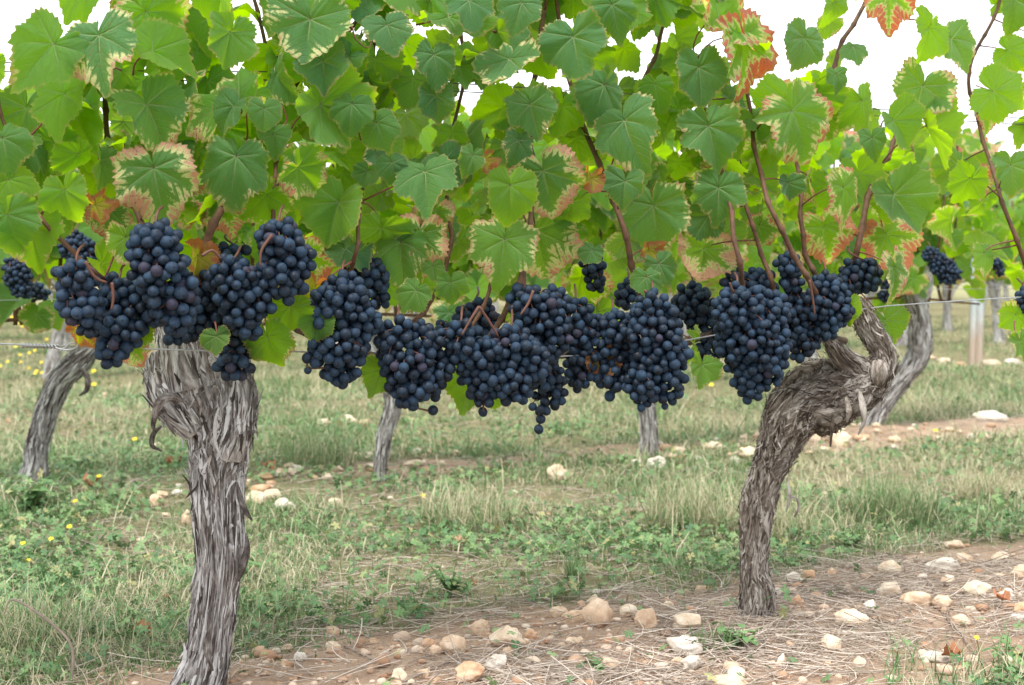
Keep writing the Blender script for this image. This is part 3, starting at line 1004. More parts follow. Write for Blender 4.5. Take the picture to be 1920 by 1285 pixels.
# hero leaves: stalk point px, py, length px, angle of the tip, pitch, yaw, autumn, hue (0 blue green - 1 lime), rim red, label
HERO = [
    (187, 68, 120, 5, 14, -8, .62, .12, .2), (100, 84, 108, -38, 18, 18, .25, .55, .3), (284, 97, 95, 58, 30, 42, .2, .8, .3), (273, 22, 105, 42, 10, 15, .75, .75, .5),
    (421, -10, 82, -25, 10, -12, .1, .9, .2), (431, 60, 86, -10, 10, 50, .1, .5, .2), (582, 37, 106, -13, 12, 8, .66, .15, .25), (122, 177, 104, 0, 14, -24, .1, .85, .2),
    (231, 227, 34, -5, -25, 10, .1, .35, .2), (274, 197, 104, 25, 14, 12, .45, .2, .85), (448, 187, 90, -62, 52, -15, .5, .55, .2), (438, 200, 62, -28, 20, -10, .1, .08, .2),
    (495, 204, 46, -5, 16, 18, .0, .25, .2), (512, 254, 46, 5, 16, 10, .0, .25, .2), (288, 316, 116, 22, 8, 14, .80, .25, .35), (443, 294, 104, -14, 12, 22, .42, .2, .2),
    (187, 301, 68, -3, 6, 58, .1, .2, .2), (147, 288, 60, 8, 8, 48, .3, 1.0, .2), (122, 355, 70, 14, 10, -10, .1, .75, .2), (17, 338, 76, 30, 12, -12, .3, .9, .2),
    (56, 428, 88, 12, 10, 10, .3, .85, .2), (14, 402, 80, 22, 14, 20, .05, .45, .2), (558, 314, 76, 62, -20, 30, .7, .8, .6), (636, 380, 98, -16, 12, -8, .08, .35, .2),
    (600, 196, 112, 26, 18, 42, .25, .45, .2), (606, 116, 72, 4, 20, 10, .0, .05, .2), (660, 196, 58, -12, 14, -5, .05, .25, .2), (725, 48, 62, 12, 22, 8, .35, .1, .9),
    (814, 104, 64, 8, 22, 5, .38, .05, .9), (840, 33, 82, 58, 40, 20, .25, .5, .2), (880, 2, 62, 5, 30, -8, .1, .05, .2), (817, 180, 62, 8, 8, -5, .0, .0, .2),
    (956, 112, 95, 3, 16, -12, .55, .12, .3), (994, 197, 74, 12, 18, 8, .3, .15, .5), (978, 7, 64, -18, 22, 12, .3, .1, .3), (1075, 70, 92, 18, 22, -28, .05, .08, .2),
    (1148, 10, 66, 12, 24, 8, .1, .12, .2), (1132, 160, 82, -22, 14, 14, .15, .05, .3), (1172, 227, 104, 14, 18, -18, .35, .05, .5), (1328, 237, 96, 10, 16, 5, .34, .2, .2),
    (1310, 127, 86, 12, 12, 10, .12, .02, .9), (1018, 321, 106, 16, 10, -6, .82, .15, .35), (956, 348, 84, -8, 10, -4, .1, .7, .2), (797, 324, 96, -3, 14, 6, .1, .22, .2),
    (885, 292, 44, -25, 16, 14, .1, .25, .2), (971, 264, 54, -20, 6, 10, .5, .0, 1.), (1172, 341, 54, -5, 16, 0, .02, .08, .2), (1225, 386, 100, 14, 14, -14, .45, .2, .25),
    (707, 231, 58, 28, 16, -10, .05, .3, .2), (690, 321, 36, -10, 16, 0, .02, .2, .2), (735, 305, 42, 0, 16, 12, .05, .15, .2), (787, 440, 94, -12, 6, -5, .88, .3, .4),
    (946, 450, 102, -8, 6, 4, .62, .5, .25), (1005, 432, 118, 12, 8, -6, .85, .15, .55), (1319, 467, 84, -4, 6, 8, .95, .6, .2), (1347, 353, 80, -4, 14, -5, .3, .2, .2),
    (1507, 72, 72, -18, 12, 26, .1, .1, .4), (1600, 87, 38, 10, 20, -8, .2, .08, .2), (1567, 140, 36, 6, 16, 5, .0, .12, .2), (1347, 33, 130, 44, 18, 48, .75, .9, .9),
    (1385, 75, 135, 16, 5, 52, .9, .85, 1.), (1665, -8, 78, -2, -8, 5, 1.0, .85, .95), (1484, 209, 115, 26, 8, 34, .72, .55, .95), (1636, 259, 42, 5, 24, -4, .02, .18, .2),
    (1730, 161, 80, -12, 18, -6, .66, .25, .25), (1783, 74, 72, 28, 16, 10, .42, .25, .2), (1902, 0, 72, 3, 14, 5, .0, .2, .2), (1740, 52, 80, -18, 4, 30, .1, .85, .2),
    (1862, 171, 84, 70, -10, 12, .05, .6, .2), (1895, 311, 62, 4, 16, -4, .12, .25, .2), (1818, 334, 66, -12, -10, 8, .1, .85, .2), (1675, 366, 95, 30, 14, 16, .35, .22, .2),
    (1477, 344, 40, 0, -6, 4, .4, .0, 1.), (1738, 240, 98, 24, 10, 52, .2, .6, .3), (1674, 226, 72, 42, 16, 48, .1, .5, .2), (1580, 352, 92, 10, 4, 44, .8, .75, .8),
    (1545, 425, 84, 12, 2, 8, .98, .75, .7), (1662, 440, 96, 24, 0, -10, 1.0, .45, .75), (1672, 500, 78, 20, 10, 50, .8, .45, .6), (1660, 600, 56, 26, 18, 10, .35, .3, .2),
    (1845, 476, 54, 2, 8, 38, .45, .6, .1), (1592, 574, 46, 10, 10, -28, .05, .5, .2), (1905, 590, 62, -6, 4, 30, .6, .9, .5), (1912, 640, 52, 12, 8, 28, .6, .3, 1.),
    (502, 631, 80, 8, 0, -16, .35, .9, .2), (716, 692, 56, -24, 8, 10, .1, .45, .2), (255, 612, 62, 12, 4, -10, .4, .6, .2), (405, 632, 42, 0, 20, 5, .15, .3, .2),
    (250, 650, 46, 10, 0, -20, .9, .6, .6), (1300, 640, 62, 12, 5, 48, .35, .4, .4), (1315, 685, 50, -12, 10, 42, .3, .4, .5), (880, 715, 68, -12, 4, 12, .2, .45, .2),
    (920, 722, 58, 16, 4, -8, .2, .5, .2), (545, 575, 60, -8, 4, 8, .1, .85, .2), (595, 600, 52, -14, 5, 0, .1, .6, .2), (846, 530, 46, 4, 12, 0, .1, .35, .2),
    (780, 545, 48, -28, 20, 5, .3, .4, .9), (812, 500, 34, -6, 14, 10, .0, .3, .2), (1110, 470, 34, -25, 20, -12, .0, .1, .2), (1235, 495, 46, 30, 25, -5, .0, .08, .2),
    (1212, 520, 48, 5, 14, 5, .05, .2, .2), (1090, 520, 70, 6, -4, 8, .62, .75, .3), (1122, 585, 62, 6, 0, 4, .5, .7, .2), (500, 365, 85, -38, -12, 12, .7, .85, .7),
    (420, 375, 80, 14, -10, 8, .9, .6, .55), (570, 480, 88, 26, 0, 6, .88, .75, .8), (640, 500, 70, 4, 0, -6, .9, .6, .8), (205, 395, 70, -6, 8, 6, .85, .1, .7),
    (235, 445, 62, 6, 4, 6, .6, .6, .3), (95, 400, 60, 10, 10, 0, .1, .4, .2), (-14, 118, 56, 6, 8, 8, .05, .8, .2), (5, 260, 72, 10, 16, 20, .1, .25, .2),
]
DEAD = [
    (150, 620, 44, 34, 20, 20, "curled orange dead leaf caught beneath the grapes"), (588, 545, 62, -18, 16, 30, "rust coloured withered leaf hanging beside the grapes"),
    (1125, 672, 44, 4, 14, 10, "yellow and brown leaf between two bunches"), (1108, 335, 34, -8, 10, 42, "shrivelled dark brown leaf"), (178, 385, 42, 10, 10, 30, "crumpled tan leaf"),
    (370, 480, 62, 0, 4, 62, "long folded brown leaf hanging between bunches"), (1215, 470, 34, 10, 10, 30, "shrivelled brown leaf"), (905, 300, 34, 10, 20, 30, "curled dry yellow leaf"),
]
GAPS = [(-40, -40, 125, 60, .1), (-40, 60, 40, 130, .35), (20, 110, 70, 190, .3), (470, -40, 512, 70, .1), (436, 90, 480, 140, .8), (690, 100, 775, 135, .9), (778, 225, 800, 275, .2),
        (1010, 92, 1062, 145, .7), (1392, -60, 1500, 75, .02), (1450, 75, 1475, 120, .3), (1628, 60, 1745, 130, .03), (1640, 120, 1680, 200, .5), (1750, 220, 1925, 285, .7), (1800, 60, 1925, 130, .8),
        (1815, 130, 1880, 200, .8), (1860, -40, 1925, 30, .9)]


def side_of(px):
    return 'l' if px < 905 else ('r' if px < 1775 else 'e')


leaf_rows = {'l': [], 'r': [], 'e': []}
hr = np.random.default_rng(21)
for (x, y, L, a, p, w, au, hu, rd) in HERO:
    Y = row_y(x) - hr.uniform(.09, .19) + (0.12 if au > .8 and y > 330 else 0) + (0.20 if 1080 < x < 1130 and y > 500 else 0)
    leaf_rows[side_of(x)].append(dict(P=at(x, y, Y), size=PXM(L, Y) / math.cos(math.radians(min(abs(p), 45))) * .88, ang=a, pitch=p, yaw=w,
                                      tone=(au * (.82 if au < .8 else .95), hu, rd, 1.0), hero=True, label=None))
for (x, y, L, a, p, w, lab) in DEAD:
    Y = row_y(x) - 0.13
    leaf_rows[side_of(x)].append(dict(P=at(x, y, Y), size=PXM(L, Y), ang=a, pitch=p, yaw=w, tone=(.9, .9, .5, 0.12), hero=True, label=lab))
fr = np.random.default_rng(33)
n_fill = 0
while n_fill < 880:
    x, y = fr.uniform(-330, 2290), fr.uniform(-330, 545)
    u_ = fr.random()
    keep = 1.0
    for (x0, y0, x1, y1, k) in GAPS:
        mg = 48 if (x1 - x0) > 90 or x0 < 0 else 16
        if x0 - mg < x < x1 + mg and y0 - 48 - mg < y < y1 + mg * .5:
            keep = min(keep, k * 0.35)
    low = 300 + 45 * math.sin(x * 0.011) + 25 * math.sin(x * 0.037 + 1)
    if y > low:
        keep *= max(0.0, 1 - (y - low) / 190)
    if 60 < x < 230 and y > 330 or x < 60 and y > 400:
        keep *= 0.35
    if x > 1690 and y > 240:
        keep *= 0.35
    if y < 0:
        keep *= 0.5 + 0.5 * (330 + y) / 330
    if fr.random() > keep:
        continue
    n_fill += 1
    side = fr.random()
    doff = fr.uniform(-.06, .05) if side < .5 else fr.uniform(.05, .22)
    Y = row_y(x) + doff
    right_zone = 1.0 if x > 1380 or x < 620 else 0.35
    au = max(0.0, fr.normal(0.12, 0.28)) if fr.random() < 0.55 * right_zone + .15 else fr.uniform(0, .15)
    if y > 330:
        au = min(1.0, au + fr.uniform(0, .55))
    leaf_rows[side_of(x)].append(dict(P=at(x, y, Y), size=fr.uniform(.032, .063), ang=fr.normal(0, 38), pitch=fr.normal(12, 36), yaw=fr.normal(0, 44) + (180 if doff > .08 and fr.random() < .55 else 0),
                                      tone=(float(np.clip(au, 0, 1)), float(np.clip(fr.normal(.72 if (x < 640 or x > 1480) else .40, .27), 0, 1)), fr.uniform(.1, .9), 1.0), hero=False, label=None))
lr = np.random.default_rng(44)
for v, rows in leaf_rows.items():
    rows.sort(key=lambda d: (not d['hero'], d['P'][1] - SLOPE * d['P'][0]))
    solo, rest = rows[:100], rows[100:]
    for d in solo:
        kw = {}
        if d['hero'] and d['tone'][0] > .55:
            kw = dict(fold=.18)
        if d['tone'][3] < 0.5:
            kw = dict(cup=0.55, fold=0.35, wave=0.22, droop=0.5)
        leaf_object(VINE[v], d['P'], d['size'], d['ang'], d['pitch'], d['yaw'], d['tone'], ALLC[v], lr, d['label'], **kw)
    if rest:
        bag = Bag()
        for d in rest:
            leaf_into(bag, d['P'], d['size'], d['ang'], d['pitch'], d['yaw'], d['tone'], lr, teeth=28, ts=(0.2, 0.45, 0.7, 0.88, 1.0))
        o = bag.build("foliage", M_FOLIAGE, VINE[v])
        o["kind"] = "stuff"

# ------------------------------------------------------------------ grapes
def sphere_geo(nu, nv, rad, stretch=1.05):
    th = np.linspace(0, np.pi, nv + 1)[1:-1]
    ph = np.arange(nu) / nu * 2 * np.pi
    V = [[0, 0, rad * stretch]]
    for t_ in th:
        for p_ in ph:
            V.append([rad * math.sin(t_) * math.cos(p_), rad * math.sin(t_) * math.sin(p_), rad * stretch * math.cos(t_)])
    V.append([0, 0, -rad * stretch])
    n = len(V) - 1
    m = len(th)
    i, j = np.meshgrid(np.arange(m - 1), np.arange(nu), indexing='ij')
    j2 = (j + 1) % nu
    Q = np.stack([1 + i * nu + j, 1 + (i + 1) * nu + j, 1 + (i + 1) * nu + j2, 1 + i * nu + j2], -1).reshape(-1, 4)
    k = np.arange(nu)
    T1 = np.stack([np.zeros(nu, int), 1 + k, 1 + (k + 1) % nu], -1)
    T2 = np.stack([np.full(nu, n), 1 + (m - 1) * nu + (k + 1) % nu, 1 + (m - 1) * nu + k], -1)
    return np.array(V), [Q, T1, T2]


GD = 0.0143
gv, gf = sphere_geo(22, 14, GD / 2)
gtmp = build("grape", gv, gf, M_GRAPE)
GRAPE_ME = gtmp.data
bpy.data.objects.remove(gtmp)
gv_lo, gf_lo = sphere_geo(14, 9, GD / 2)
placed = np.zeros((0, 3))


def make_bunch(blobs, doff, label, r, group="bunches of dark grapes on the front row", dens=1.0, solo_max=100, stalk=None, extra=True, Yfix=None, gscale=1.0):
    global placed
    D = GD * gscale
    cen, rad = [], []
    for (x, y, rr, *dz) in blobs:
        Y = (Yfix if Yfix else row_y(x)) + doff + (dz[0] if dz else 0)
        cen.append(at(x, y, Y))
        rad.append(PXM(rr, Y) * (1.16 if rr > 28 else 1.04))
    cen, rad = np.array(cen), np.array(rad)
    top = cen[0] + np.array([0, 0.01, rad[0] * 1.15])
    pts = []
    near_old = placed[np.linalg.norm(placed - cen.mean(0), axis=1) < 0.35] if len(placed) else placed
    acc = np.zeros((0, 3))
    vol = rad ** 3
    ntry = int(11000 * dens)
    pick = r.choice(len(cen), ntry, p=vol / vol.sum())
    dirs = r.normal(size=(ntry, 3))
    dirs /= np.linalg.norm(dirs, axis=1, keepdims=True)
    fr_ = r.uniform(0.0, 1.0, ntry) ** 0.30
    core = np.maximum(rad - D * 0.42, D * 0.25)
    cand = cen[pick] + dirs * (fr_ * core[pick] * np.clip(1 + r.normal(0, .09, ntry), .8, 1.25))[:, None] * np.array([1, 0.8, 1])
    cand = cand[np.argsort(-fr_ + 0.25 * r.random(ntry))]
    dmin = D * 0.83
    lst = []
    arr = np.zeros((900, 3))
    n = 0
    for c in cand:
        if n and (((arr[:n] - c) ** 2).sum(1).min() < dmin * dmin):
            continue
        if len(near_old) and (((near_old - c) ** 2).sum(1).min() < (D * 0.80) ** 2):
            continue
        arr[n] = c
        n += 1
        if n >= 520:
            break
    G = arr[:n]
    placed = np.vstack([placed, G])
    root = tag(empty("grape_bunch", top), label, "grapes", group)
    order = np.argsort(G[:, 1])
    cc = cen.mean(0)
    bag = Bag()
    for k, gi in enumerate(order):
        p = G[gi]
        nearest = cen[((cen - p) ** 2).sum(1).argmin()]
        out = (p - nearest) + np.array([0, -0.004, -0.006]) + r.normal(0, 0.004, 3)
        q = Vector(-out).to_track_quat('Z', 'Y')
        sc = gscale * float(np.clip(r.normal(1.0, 0.09), 0.68, 1.17))
        if k < solo_max:
            g = bpy.data.objects.new("grape", GRAPE_ME)
            COL.objects.link(g)
            g.parent = root
            g.location = Vector(p - top)
            g.rotation_mode = 'QUATERNION'
            g.rotation_quaternion = q
            g.scale = (sc * r.uniform(.94, 1.04), sc * r.uniform(.94, 1.04), sc * r.uniform(.95, 1.08))
        else:
            R3 = np.array(q.to_matrix())
            bag.add((gv_lo * sc) @ R3.T + p, gf_lo)
    if bag.n:
        o = bag.build("grape", M_GRAPE, root)
        o["kind"] = "stuff"
    # stalk: the rachis through the bunch with side twigs that reach the outer grapes
    sb = Bag()
    path = [np.array(stalk) if stalk is not None else top + np.array([0.0, 0.03, 0.012]), top] + [c for c in cen]
    path = [path[0], path[1]] + sorted(path[2:], key=lambda c: -c[2])
    V, F = tube(path, [0.0018] * 2 + [0.0014] * len(cen), 30, 6)
    sb.add(V, F)
    for gi in order[:60:2]:
        p = G[gi]
        c = cen[((cen - p) ** 2).sum(1).argmin()]
        base = c * 0.6 + p * 0.4 + np.array([0, 0, D * 0.8])
        V, F = tube([base, (base + p) / 2 + np.array([0, -0.001, D * 0.25]), p + np.array([0, 0, D * 0.35])], [0.0012, 0.0009, 0.0008], 5, 5, False)
        sb.add(V, F)
    sb.build("stalk", M_STALK, root)
    return root


gr = np.random.default_rng(5)
BUNCHES = [
    # (blobs, depth offset, label)
    ([(140, 525, 37), (128, 560, 26), (152, 575, 38), (165, 610, 26)], -.20, "leftmost front bunch, broad and blue, below the bare reddish shoot"),
    ([(222, 565, 42, .01), (255, 590, 42), (222, 620, 40), (212, 655, 30), (212, 680, 17)], -.17, "long tapering bunch crossing the wire on the thick trunk's outer side, with thin tip"),
    ([(290, 466, 47), (300, 505, 50), (318, 545, 46), (330, 585, 36)], -.22, "tall bunch with the highest shoulders, directly above the thick grey trunk"),
    ([(372, 545, 40), (365, 590, 38), (345, 620, 28), (400, 600, 32), (412, 630, 20)], -.12, "shaded loose bunch with red stalks showing, above the thick trunk's centre"),
    ([(522, 452, 38), (545, 490, 38), (520, 520, 40), (548, 530, 28), (540, 565, 18)], -.20, "bunch reaching high beside the brown shoot, next to the large plain green leaf"),
    ([(440, 535, 42), (470, 560, 42), (455, 590, 36), (470, 615, 24), (420, 510, 30)], -.18, "bunch between the tallest one and the high right shoulder bunch, over the grey trunk"),
    ([(445, 645, 34), (440, 675, 34), (462, 655, 26)], -.13, "small dark bunch tucked behind the wire at the grey trunk's head"),
    ([(420, 487, 30), (450, 470, 18), (380, 475, 14)], -.03, "loose shaded grapes behind the brown folded leaf"),
    ([(322, 632, 16), (335, 640, 12)], -.12, "few shrivelled grapes hanging on the dark trunk neck"),
    ([(685, 520, 36), (700, 550, 30), (655, 515, 24)], -.06, "short round bunch at back, hanging on the straight shoot behind the long one"),
    ([(640, 575, 52), (612, 600, 38), (660, 600, 45), (635, 645, 50), (600, 660, 30), (575, 690, 18), (640, 690, 34), (637, 722, 13)], -.17, "big shield shaped bunch standing alone between the grey trunk and the middle bunches"),
    ([(745, 640, 36), (760, 680, 46), (785, 650, 40), (770, 720, 40), (755, 755, 22), (815, 690, 34), (812, 735, 20), (808, 772, 12)], -.18, "wide bunch with two pointed tips, right of the long shield shaped bunch"),
    ([(865, 640, 36), (895, 668, 40), (905, 705, 36), (905, 740, 28), (907, 772, 17)], -.20, "bunch with bare forked red stalk on top, above two dark green leaves"),
    ([(895, 600, 34), (830, 620, 22), (870, 595, 22)], .0, "dark shaded bunch at back, behind the forked red stalk"),
    ([(960, 655, 42), (985, 680, 42), (960, 712, 40), (950, 740, 22)], -.22, "rounded bunch beside the slanting brown shoot, above the small hanging tail"),
    ([(985, 565, 30), (1015, 590, 44), (1040, 570, 30), (1030, 630, 40), (1025, 665, 26)], -.17, "bunch hanging just below the cream edged pointed leaf"),
    ([(1020, 705, 34), (1030, 735, 30), (1012, 765, 22), (1012, 795, 17), (1010, 815, 12)], -.13, "slim tail of grapes, the lowest hanging of all the bunches"),
    ([(1080, 590, 30), (1092, 630, 34), (1090, 670, 32), (1085, 705, 26), (1083, 732, 13)], -.12, "narrow bunch beside the yellow brown leaf, at its outer edge"),
    ([(1150, 625, 38), (1155, 665, 36), (1150, 705, 30), (1145, 735, 16), (1175, 690, 24)], -.14, "half hidden bunch behind the long cylindrical one, touching the yellow brown leaf"),
    ([(1180, 548, 24), (1170, 560, 22)], -.05, "small dark bunch up against the shoot above the long cylindrical bunch"),
    ([(1225, 590, 38), (1228, 630, 48), (1238, 675, 48), (1245, 715, 38), (1205, 720, 34), (1248, 750, 20), (1205, 752, 20)], -.22, "long cylindrical bunch, right before the brown background trunk"),
    ([(1110, 500, 24), (1118, 530, 22), (1125, 550, 12)], .03, "small bunch hanging highest in shade beside a little folded leaf"),
    ([(1300, 570, 34), (1315, 595, 30), (1285, 590, 26)], .05, "dark bunch below the yellow striped leaf, set back in shade"),
    ([(1330, 655, 26), (1350, 640, 24), (1318, 668, 18)], .02, "shaded low bunch behind the green and brown torn leaf"),
    ([(1385, 585, 44), (1430, 590, 46), (1410, 630, 58), (1420, 675, 50), (1408, 715, 32), (1403, 748, 15), (1455, 700, 16)], -.22, "largest conical bunch, hanging just before the shaggy bent trunk"),
    ([(1385, 535, 30), (1425, 535, 30), (1445, 550, 22)], -.07, "bunch behind the largest conical one, crossed by two brown shoots"),
    ([(1478, 498, 26), (1485, 525, 24)], -.13, "small bunch between two shoots, above the others of the bent vine"),
    ([(1495, 590, 36), (1502, 630, 36), (1498, 660, 20), (1488, 560, 24)], -.12, "blunt bunch beside the largest conical one, over the shaggy trunk"),
    ([(1550, 545, 32), (1560, 580, 36), (1548, 615, 26), (1535, 570, 30)], -.16, "bunch above the short broken spur of the forked vine"),
    ([(1600, 510, 28), (1622, 515, 30), (1590, 535, 24), (1640, 500, 14)], -.10, "last bunch under the pink edged leaf, crossed by a brown shoot"),
    ([(1922, 562, 22), (1930, 590, 18)], -.12, "few grapes cut by the frame at the reddish leaf"),
    ([(90, 378, 18), (92, 395, 14)], .10, "small bunch of grapes among pale leaves above the leftmost bunch"),
]
for blobs, doff, lab in BUNCHES:
    big = sum(b_[2] for b_ in blobs)
    make_bunch(blobs, doff, lab, gr, dens=min(1.6, 0.3 + big / 170))

# bare reddish forks of stalk that show on top of bunches
for v, pts in [('l', [(872, 556), (890, 590), (872, 625)]), ('l', [(890, 590), (880, 610), (895, 640)])]:
    pass


def bunch_shoots():
    for lab_, pts in [('l', [(210, 530), (212, 560), (209, 580)]), ('l', [(160, 490), (178, 520), (200, 530)]), ('l', [(378, 480), (398, 470), (414, 485)]),
                      ('l', [(510, 440), (490, 470), (488, 500)]), ('l', [(898, 575), (882, 600), (866, 628)]), ('l', [(898, 575), (915, 600), (935, 632)]),
                      ('r', [(1398, 548), (1418, 550), (1430, 572)]), ('r', [(1396, 560), (1376, 548), (1368, 530)]), ('r', [(1518, 525), (1524, 560), (1528, 590)]),
                      ('r', [(1000, 545), (990, 570), (976, 590)]), ('r', [(1208, 545), (1226, 560), (1232, 580)])]:
        P = pxpath(pts, -.225)
        V, F = tube(P, [0.0022, 0.0019, 0.0014], 14, 7)
        build("side_shoot", V - np.array(VINE[lab_].location), F, M_STALK, VINE[lab_])


bunch_shoots()

# ------------------------------------------------------------------ rows behind
BG_SHAPES = []


def bg_vine_meshes(seed, nleaf, lod):
    """trunk, canes and foliage of one vine further back, standing at the origin with the row along (1, SLOPE)"""
    r = np.random.default_rng(seed)
    dx, dy = 1 / NRM, SLOPE / NRM
    b_ = Bag()
    lean = r.uniform(-.10, .12)
    P = np.array([[0, 0, -.04], [lean * .25, 0, .12], [lean * .7, r.normal(0, .01), .26], [lean * 1.2, 0, .38], [lean * 1.1, 0, .45]])
    bark_tube(b_, P, np.array([.050, .032, .031, .040, .022]), 110, 44, seed, lump=.18, ridge=.24)
    for sgn in (-1, 1):
        A = np.array([[lean * 1.1, 0, .38], [lean * 1.1 + sgn * .07 * dx, sgn * .07 * dy, .44], [lean * 1.1 + sgn * .13 * dx, sgn * .13 * dy, .49]])
        bark_tube(b_, A, np.array([.026, .018, .010]), 40, 24, seed + 5 + sgn)
    c_ = []
    for k in range(6):
        s0 = r.uniform(-.38, .38)
        s1 = s0 + r.normal(0, .08)
        c_.append(np.array([[s0 * dx, s0 * dy, .44], [(s0 + s1) / 2 * dx, (s0 + s1) / 2 * dy + r.normal(0, .03), .72], [s1 * dx, s1 * dy, 1.02]]))
    c_.append(np.array([[-.42 * dx, -.42 * dy, .43], [0, 0, .46], [.42 * dx, .42 * dy, .43]]))
    f_ = Bag()
    for _ in range(nleaf):
        u_ = r.uniform(-.52, .52)
        z = 0.44 + 0.62 * r.beta(1.6, 1.5)
        if z < .52 and r.random() < .4:
            z += .15
        dpt = r.normal(0, .085)
        p = np.array([u_ * dx - dpt * dy, u_ * dy + dpt * dx, z])
        front = dpt < 0.02
        au = float(np.clip(r.normal(.2, .3) + (.25 if z < .6 else 0), 0, 1))
        leaf_into(f_, p, r.uniform(.05, .082), r.normal(0, 35), r.normal(14, 26), r.normal(0, 32) + (0 if front else 180), (au, float(np.clip(r.normal(.5, .25), 0, 1)), r.uniform(.1, .9), 1.0), r,
                  teeth=12 if lod else 20, ts=(0.35, 0.75, 1.0) if lod else (0.25, 0.55, 0.85, 1.0))
    return b_, c_, f_


def make_bg_vine(seed, nleaf, lod):
    b_, c_, f_ = bg_vine_meshes(seed, nleaf, lod)
    root = empty("grape_vine", (0, 0, 0))
    b_.build("trunk", M_BARK, root)
    for C in c_:
        V, F = tube(C, [.006, .005, .0035], 12, 6)
        build("cane", V, F, M_CANE, root)
    f_.build("foliage", M_FOLIAGE, root)
    return root


def copy_tree(o):
    c = o.copy()
    COL.objects.link(c)
    for ch in o.children:
        d = ch.copy()
        COL.objects.link(d)
        d.parent = c
    return c


def set_vine(o, x, y, label, group, rz=0.0):
    o.location = (x, y, float(ground_h(x, y)))
    o.rotation_euler.z = rz
    tag(o, label, "vine", group)


# second row, each trunk after the photograph
ROW2 = [
    # foot px, py, trunk polyline, label
    ([(58, 915, 40), (66, 880, 30), (72, 830, 29), (88, 770, 28), (112, 715, 29), (150, 675, 30), (175, 650, 18)], 3.81, "second row vine with a slanting grey trunk leaning towards the thick front trunk"),
    ([(712, 900, 17), (714, 870, 15), (722, 810, 18), (736, 745, 19), (700, 650, 15), (690, 590, 11)], 3.95, "second row vine with a thin pale trunk standing between grape bunches and grass"),
    ([(1216, 858, 26), (1216, 820, 20), (1212, 770, 19), (1206, 700, 20), (1190, 620, 15)], 4.42, "second row vine with a straight brown trunk below the long cylindrical bunch"),
    ([(1632, 812, 26), (1650, 770, 20), (1690, 715, 23), (1722, 660, 28), (1724, 600, 28), (1712, 555, 25), (1700, 520, 12)], 5.1, "second row vine with a curved pale trunk right behind the forked arms"),
]
r2 = np.random.default_rng(61)
for n_, (tp, Y, lab) in enumerate(ROW2):
    foot = at(tp[0][0], tp[0][1], Y)
    foot[2] = float(ground_h(foot[0], foot[1]))
    root = tag(empty("grape_vine", foot), lab, "vine", "vines of the second row")
    b = Bag()
    info = trunk_from_px(b, [(tp[0][0], tp[0][1] + 22, tp[0][2])] + tp, Y, 220, 70, 40 + n_, rk=.69, lump=.16, ridge=.25)
    bark_shreds(b, info, 380, r2, .02, .08, .001, .0032, .003)
    if n_ == 3:
        trunk_from_px(b, [(1715, 570, 18), (1735, 540, 14), (1742, 500, 9)], Y, 60, 30, 50)
    b.build("trunk", M_BARK, root)
    if n_ == 0:
        ribbon("bark_strip", [at(x, y, Y - .05) for x, y in [(150, 690), (163, 705), (163, 730), (148, 742)]], [PXM(v, Y) for v in (4, 12, 10, 2)], root, M_BARK, tone=.3, curl=.8)
    _, c_, f_ = bg_vine_meshes(70 + n_, 265, False)
    sh = np.array([at(tp[-1][0], 500, Y)[0] - foot[0], at(tp[-1][0], 500, Y)[1] - foot[1], 0]) * 0.6
    for C in c_:
        V, F = tube(C + sh, [.006, .005, .0035], 14, 7)
        build("cane", V, F, M_CANE, root)
    f_.V = [v + sh for v in f_.V]
    fo = build("foliage", np.concatenate(f_.V), f_.F, M_FOLIAGE, root, None, True, {k: np.concatenate(v) for k, v in f_.U.items()}, {k: np.concatenate(v) for k, v in f_.A.items()})
# the rest of the second row and the rows after it
TEMPL = [make_bg_vine(81, 235, True), make_bg_vine(82, 235, True), make_bg_vine(83, 235, True), make_bg_vine(84, 235, True)]
used = [False] * 4
ORD = {1: "second", 2: "third", 3: "fourth", 4: "fifth", 5: "sixth", 6: "seventh", 7: "eighth", 8: "ninth"}
vr = np.random.default_rng(91)
cnt = 0
for k in range(1, 9):
    for m in range(-30, 40):
        s_ = m * 0.94 + k * 0.37
        X = s_ / NRM
        Y = ROW0 + k * DROW + SLOPE * X
        px = CX + FPX * X / Y
        if Y < 1.2 or px < -520 or px > 2420:
            continue
        if k == 1:
            # four built above stand at px 58, 712, 1216, 1632
            if -330 < px < 2050:
                continue
        if k == 2 and (1600 < px < 2080 or -150 < px < 620):
            continue
        t_ = cnt % 4
        cnt += 1
        o = TEMPL[t_] if not used[t_] else copy_tree(TEMPL[t_])
        used[t_] = True
        set_vine(o, X + vr.normal(0, .02), Y + vr.normal(0, .02), "blurred vine of the %s row behind the front vines" % ORD[k], "vines of the %s row" % ORD[k])
        o.scale = (1, 1, vr.uniform(.93, 1.06))

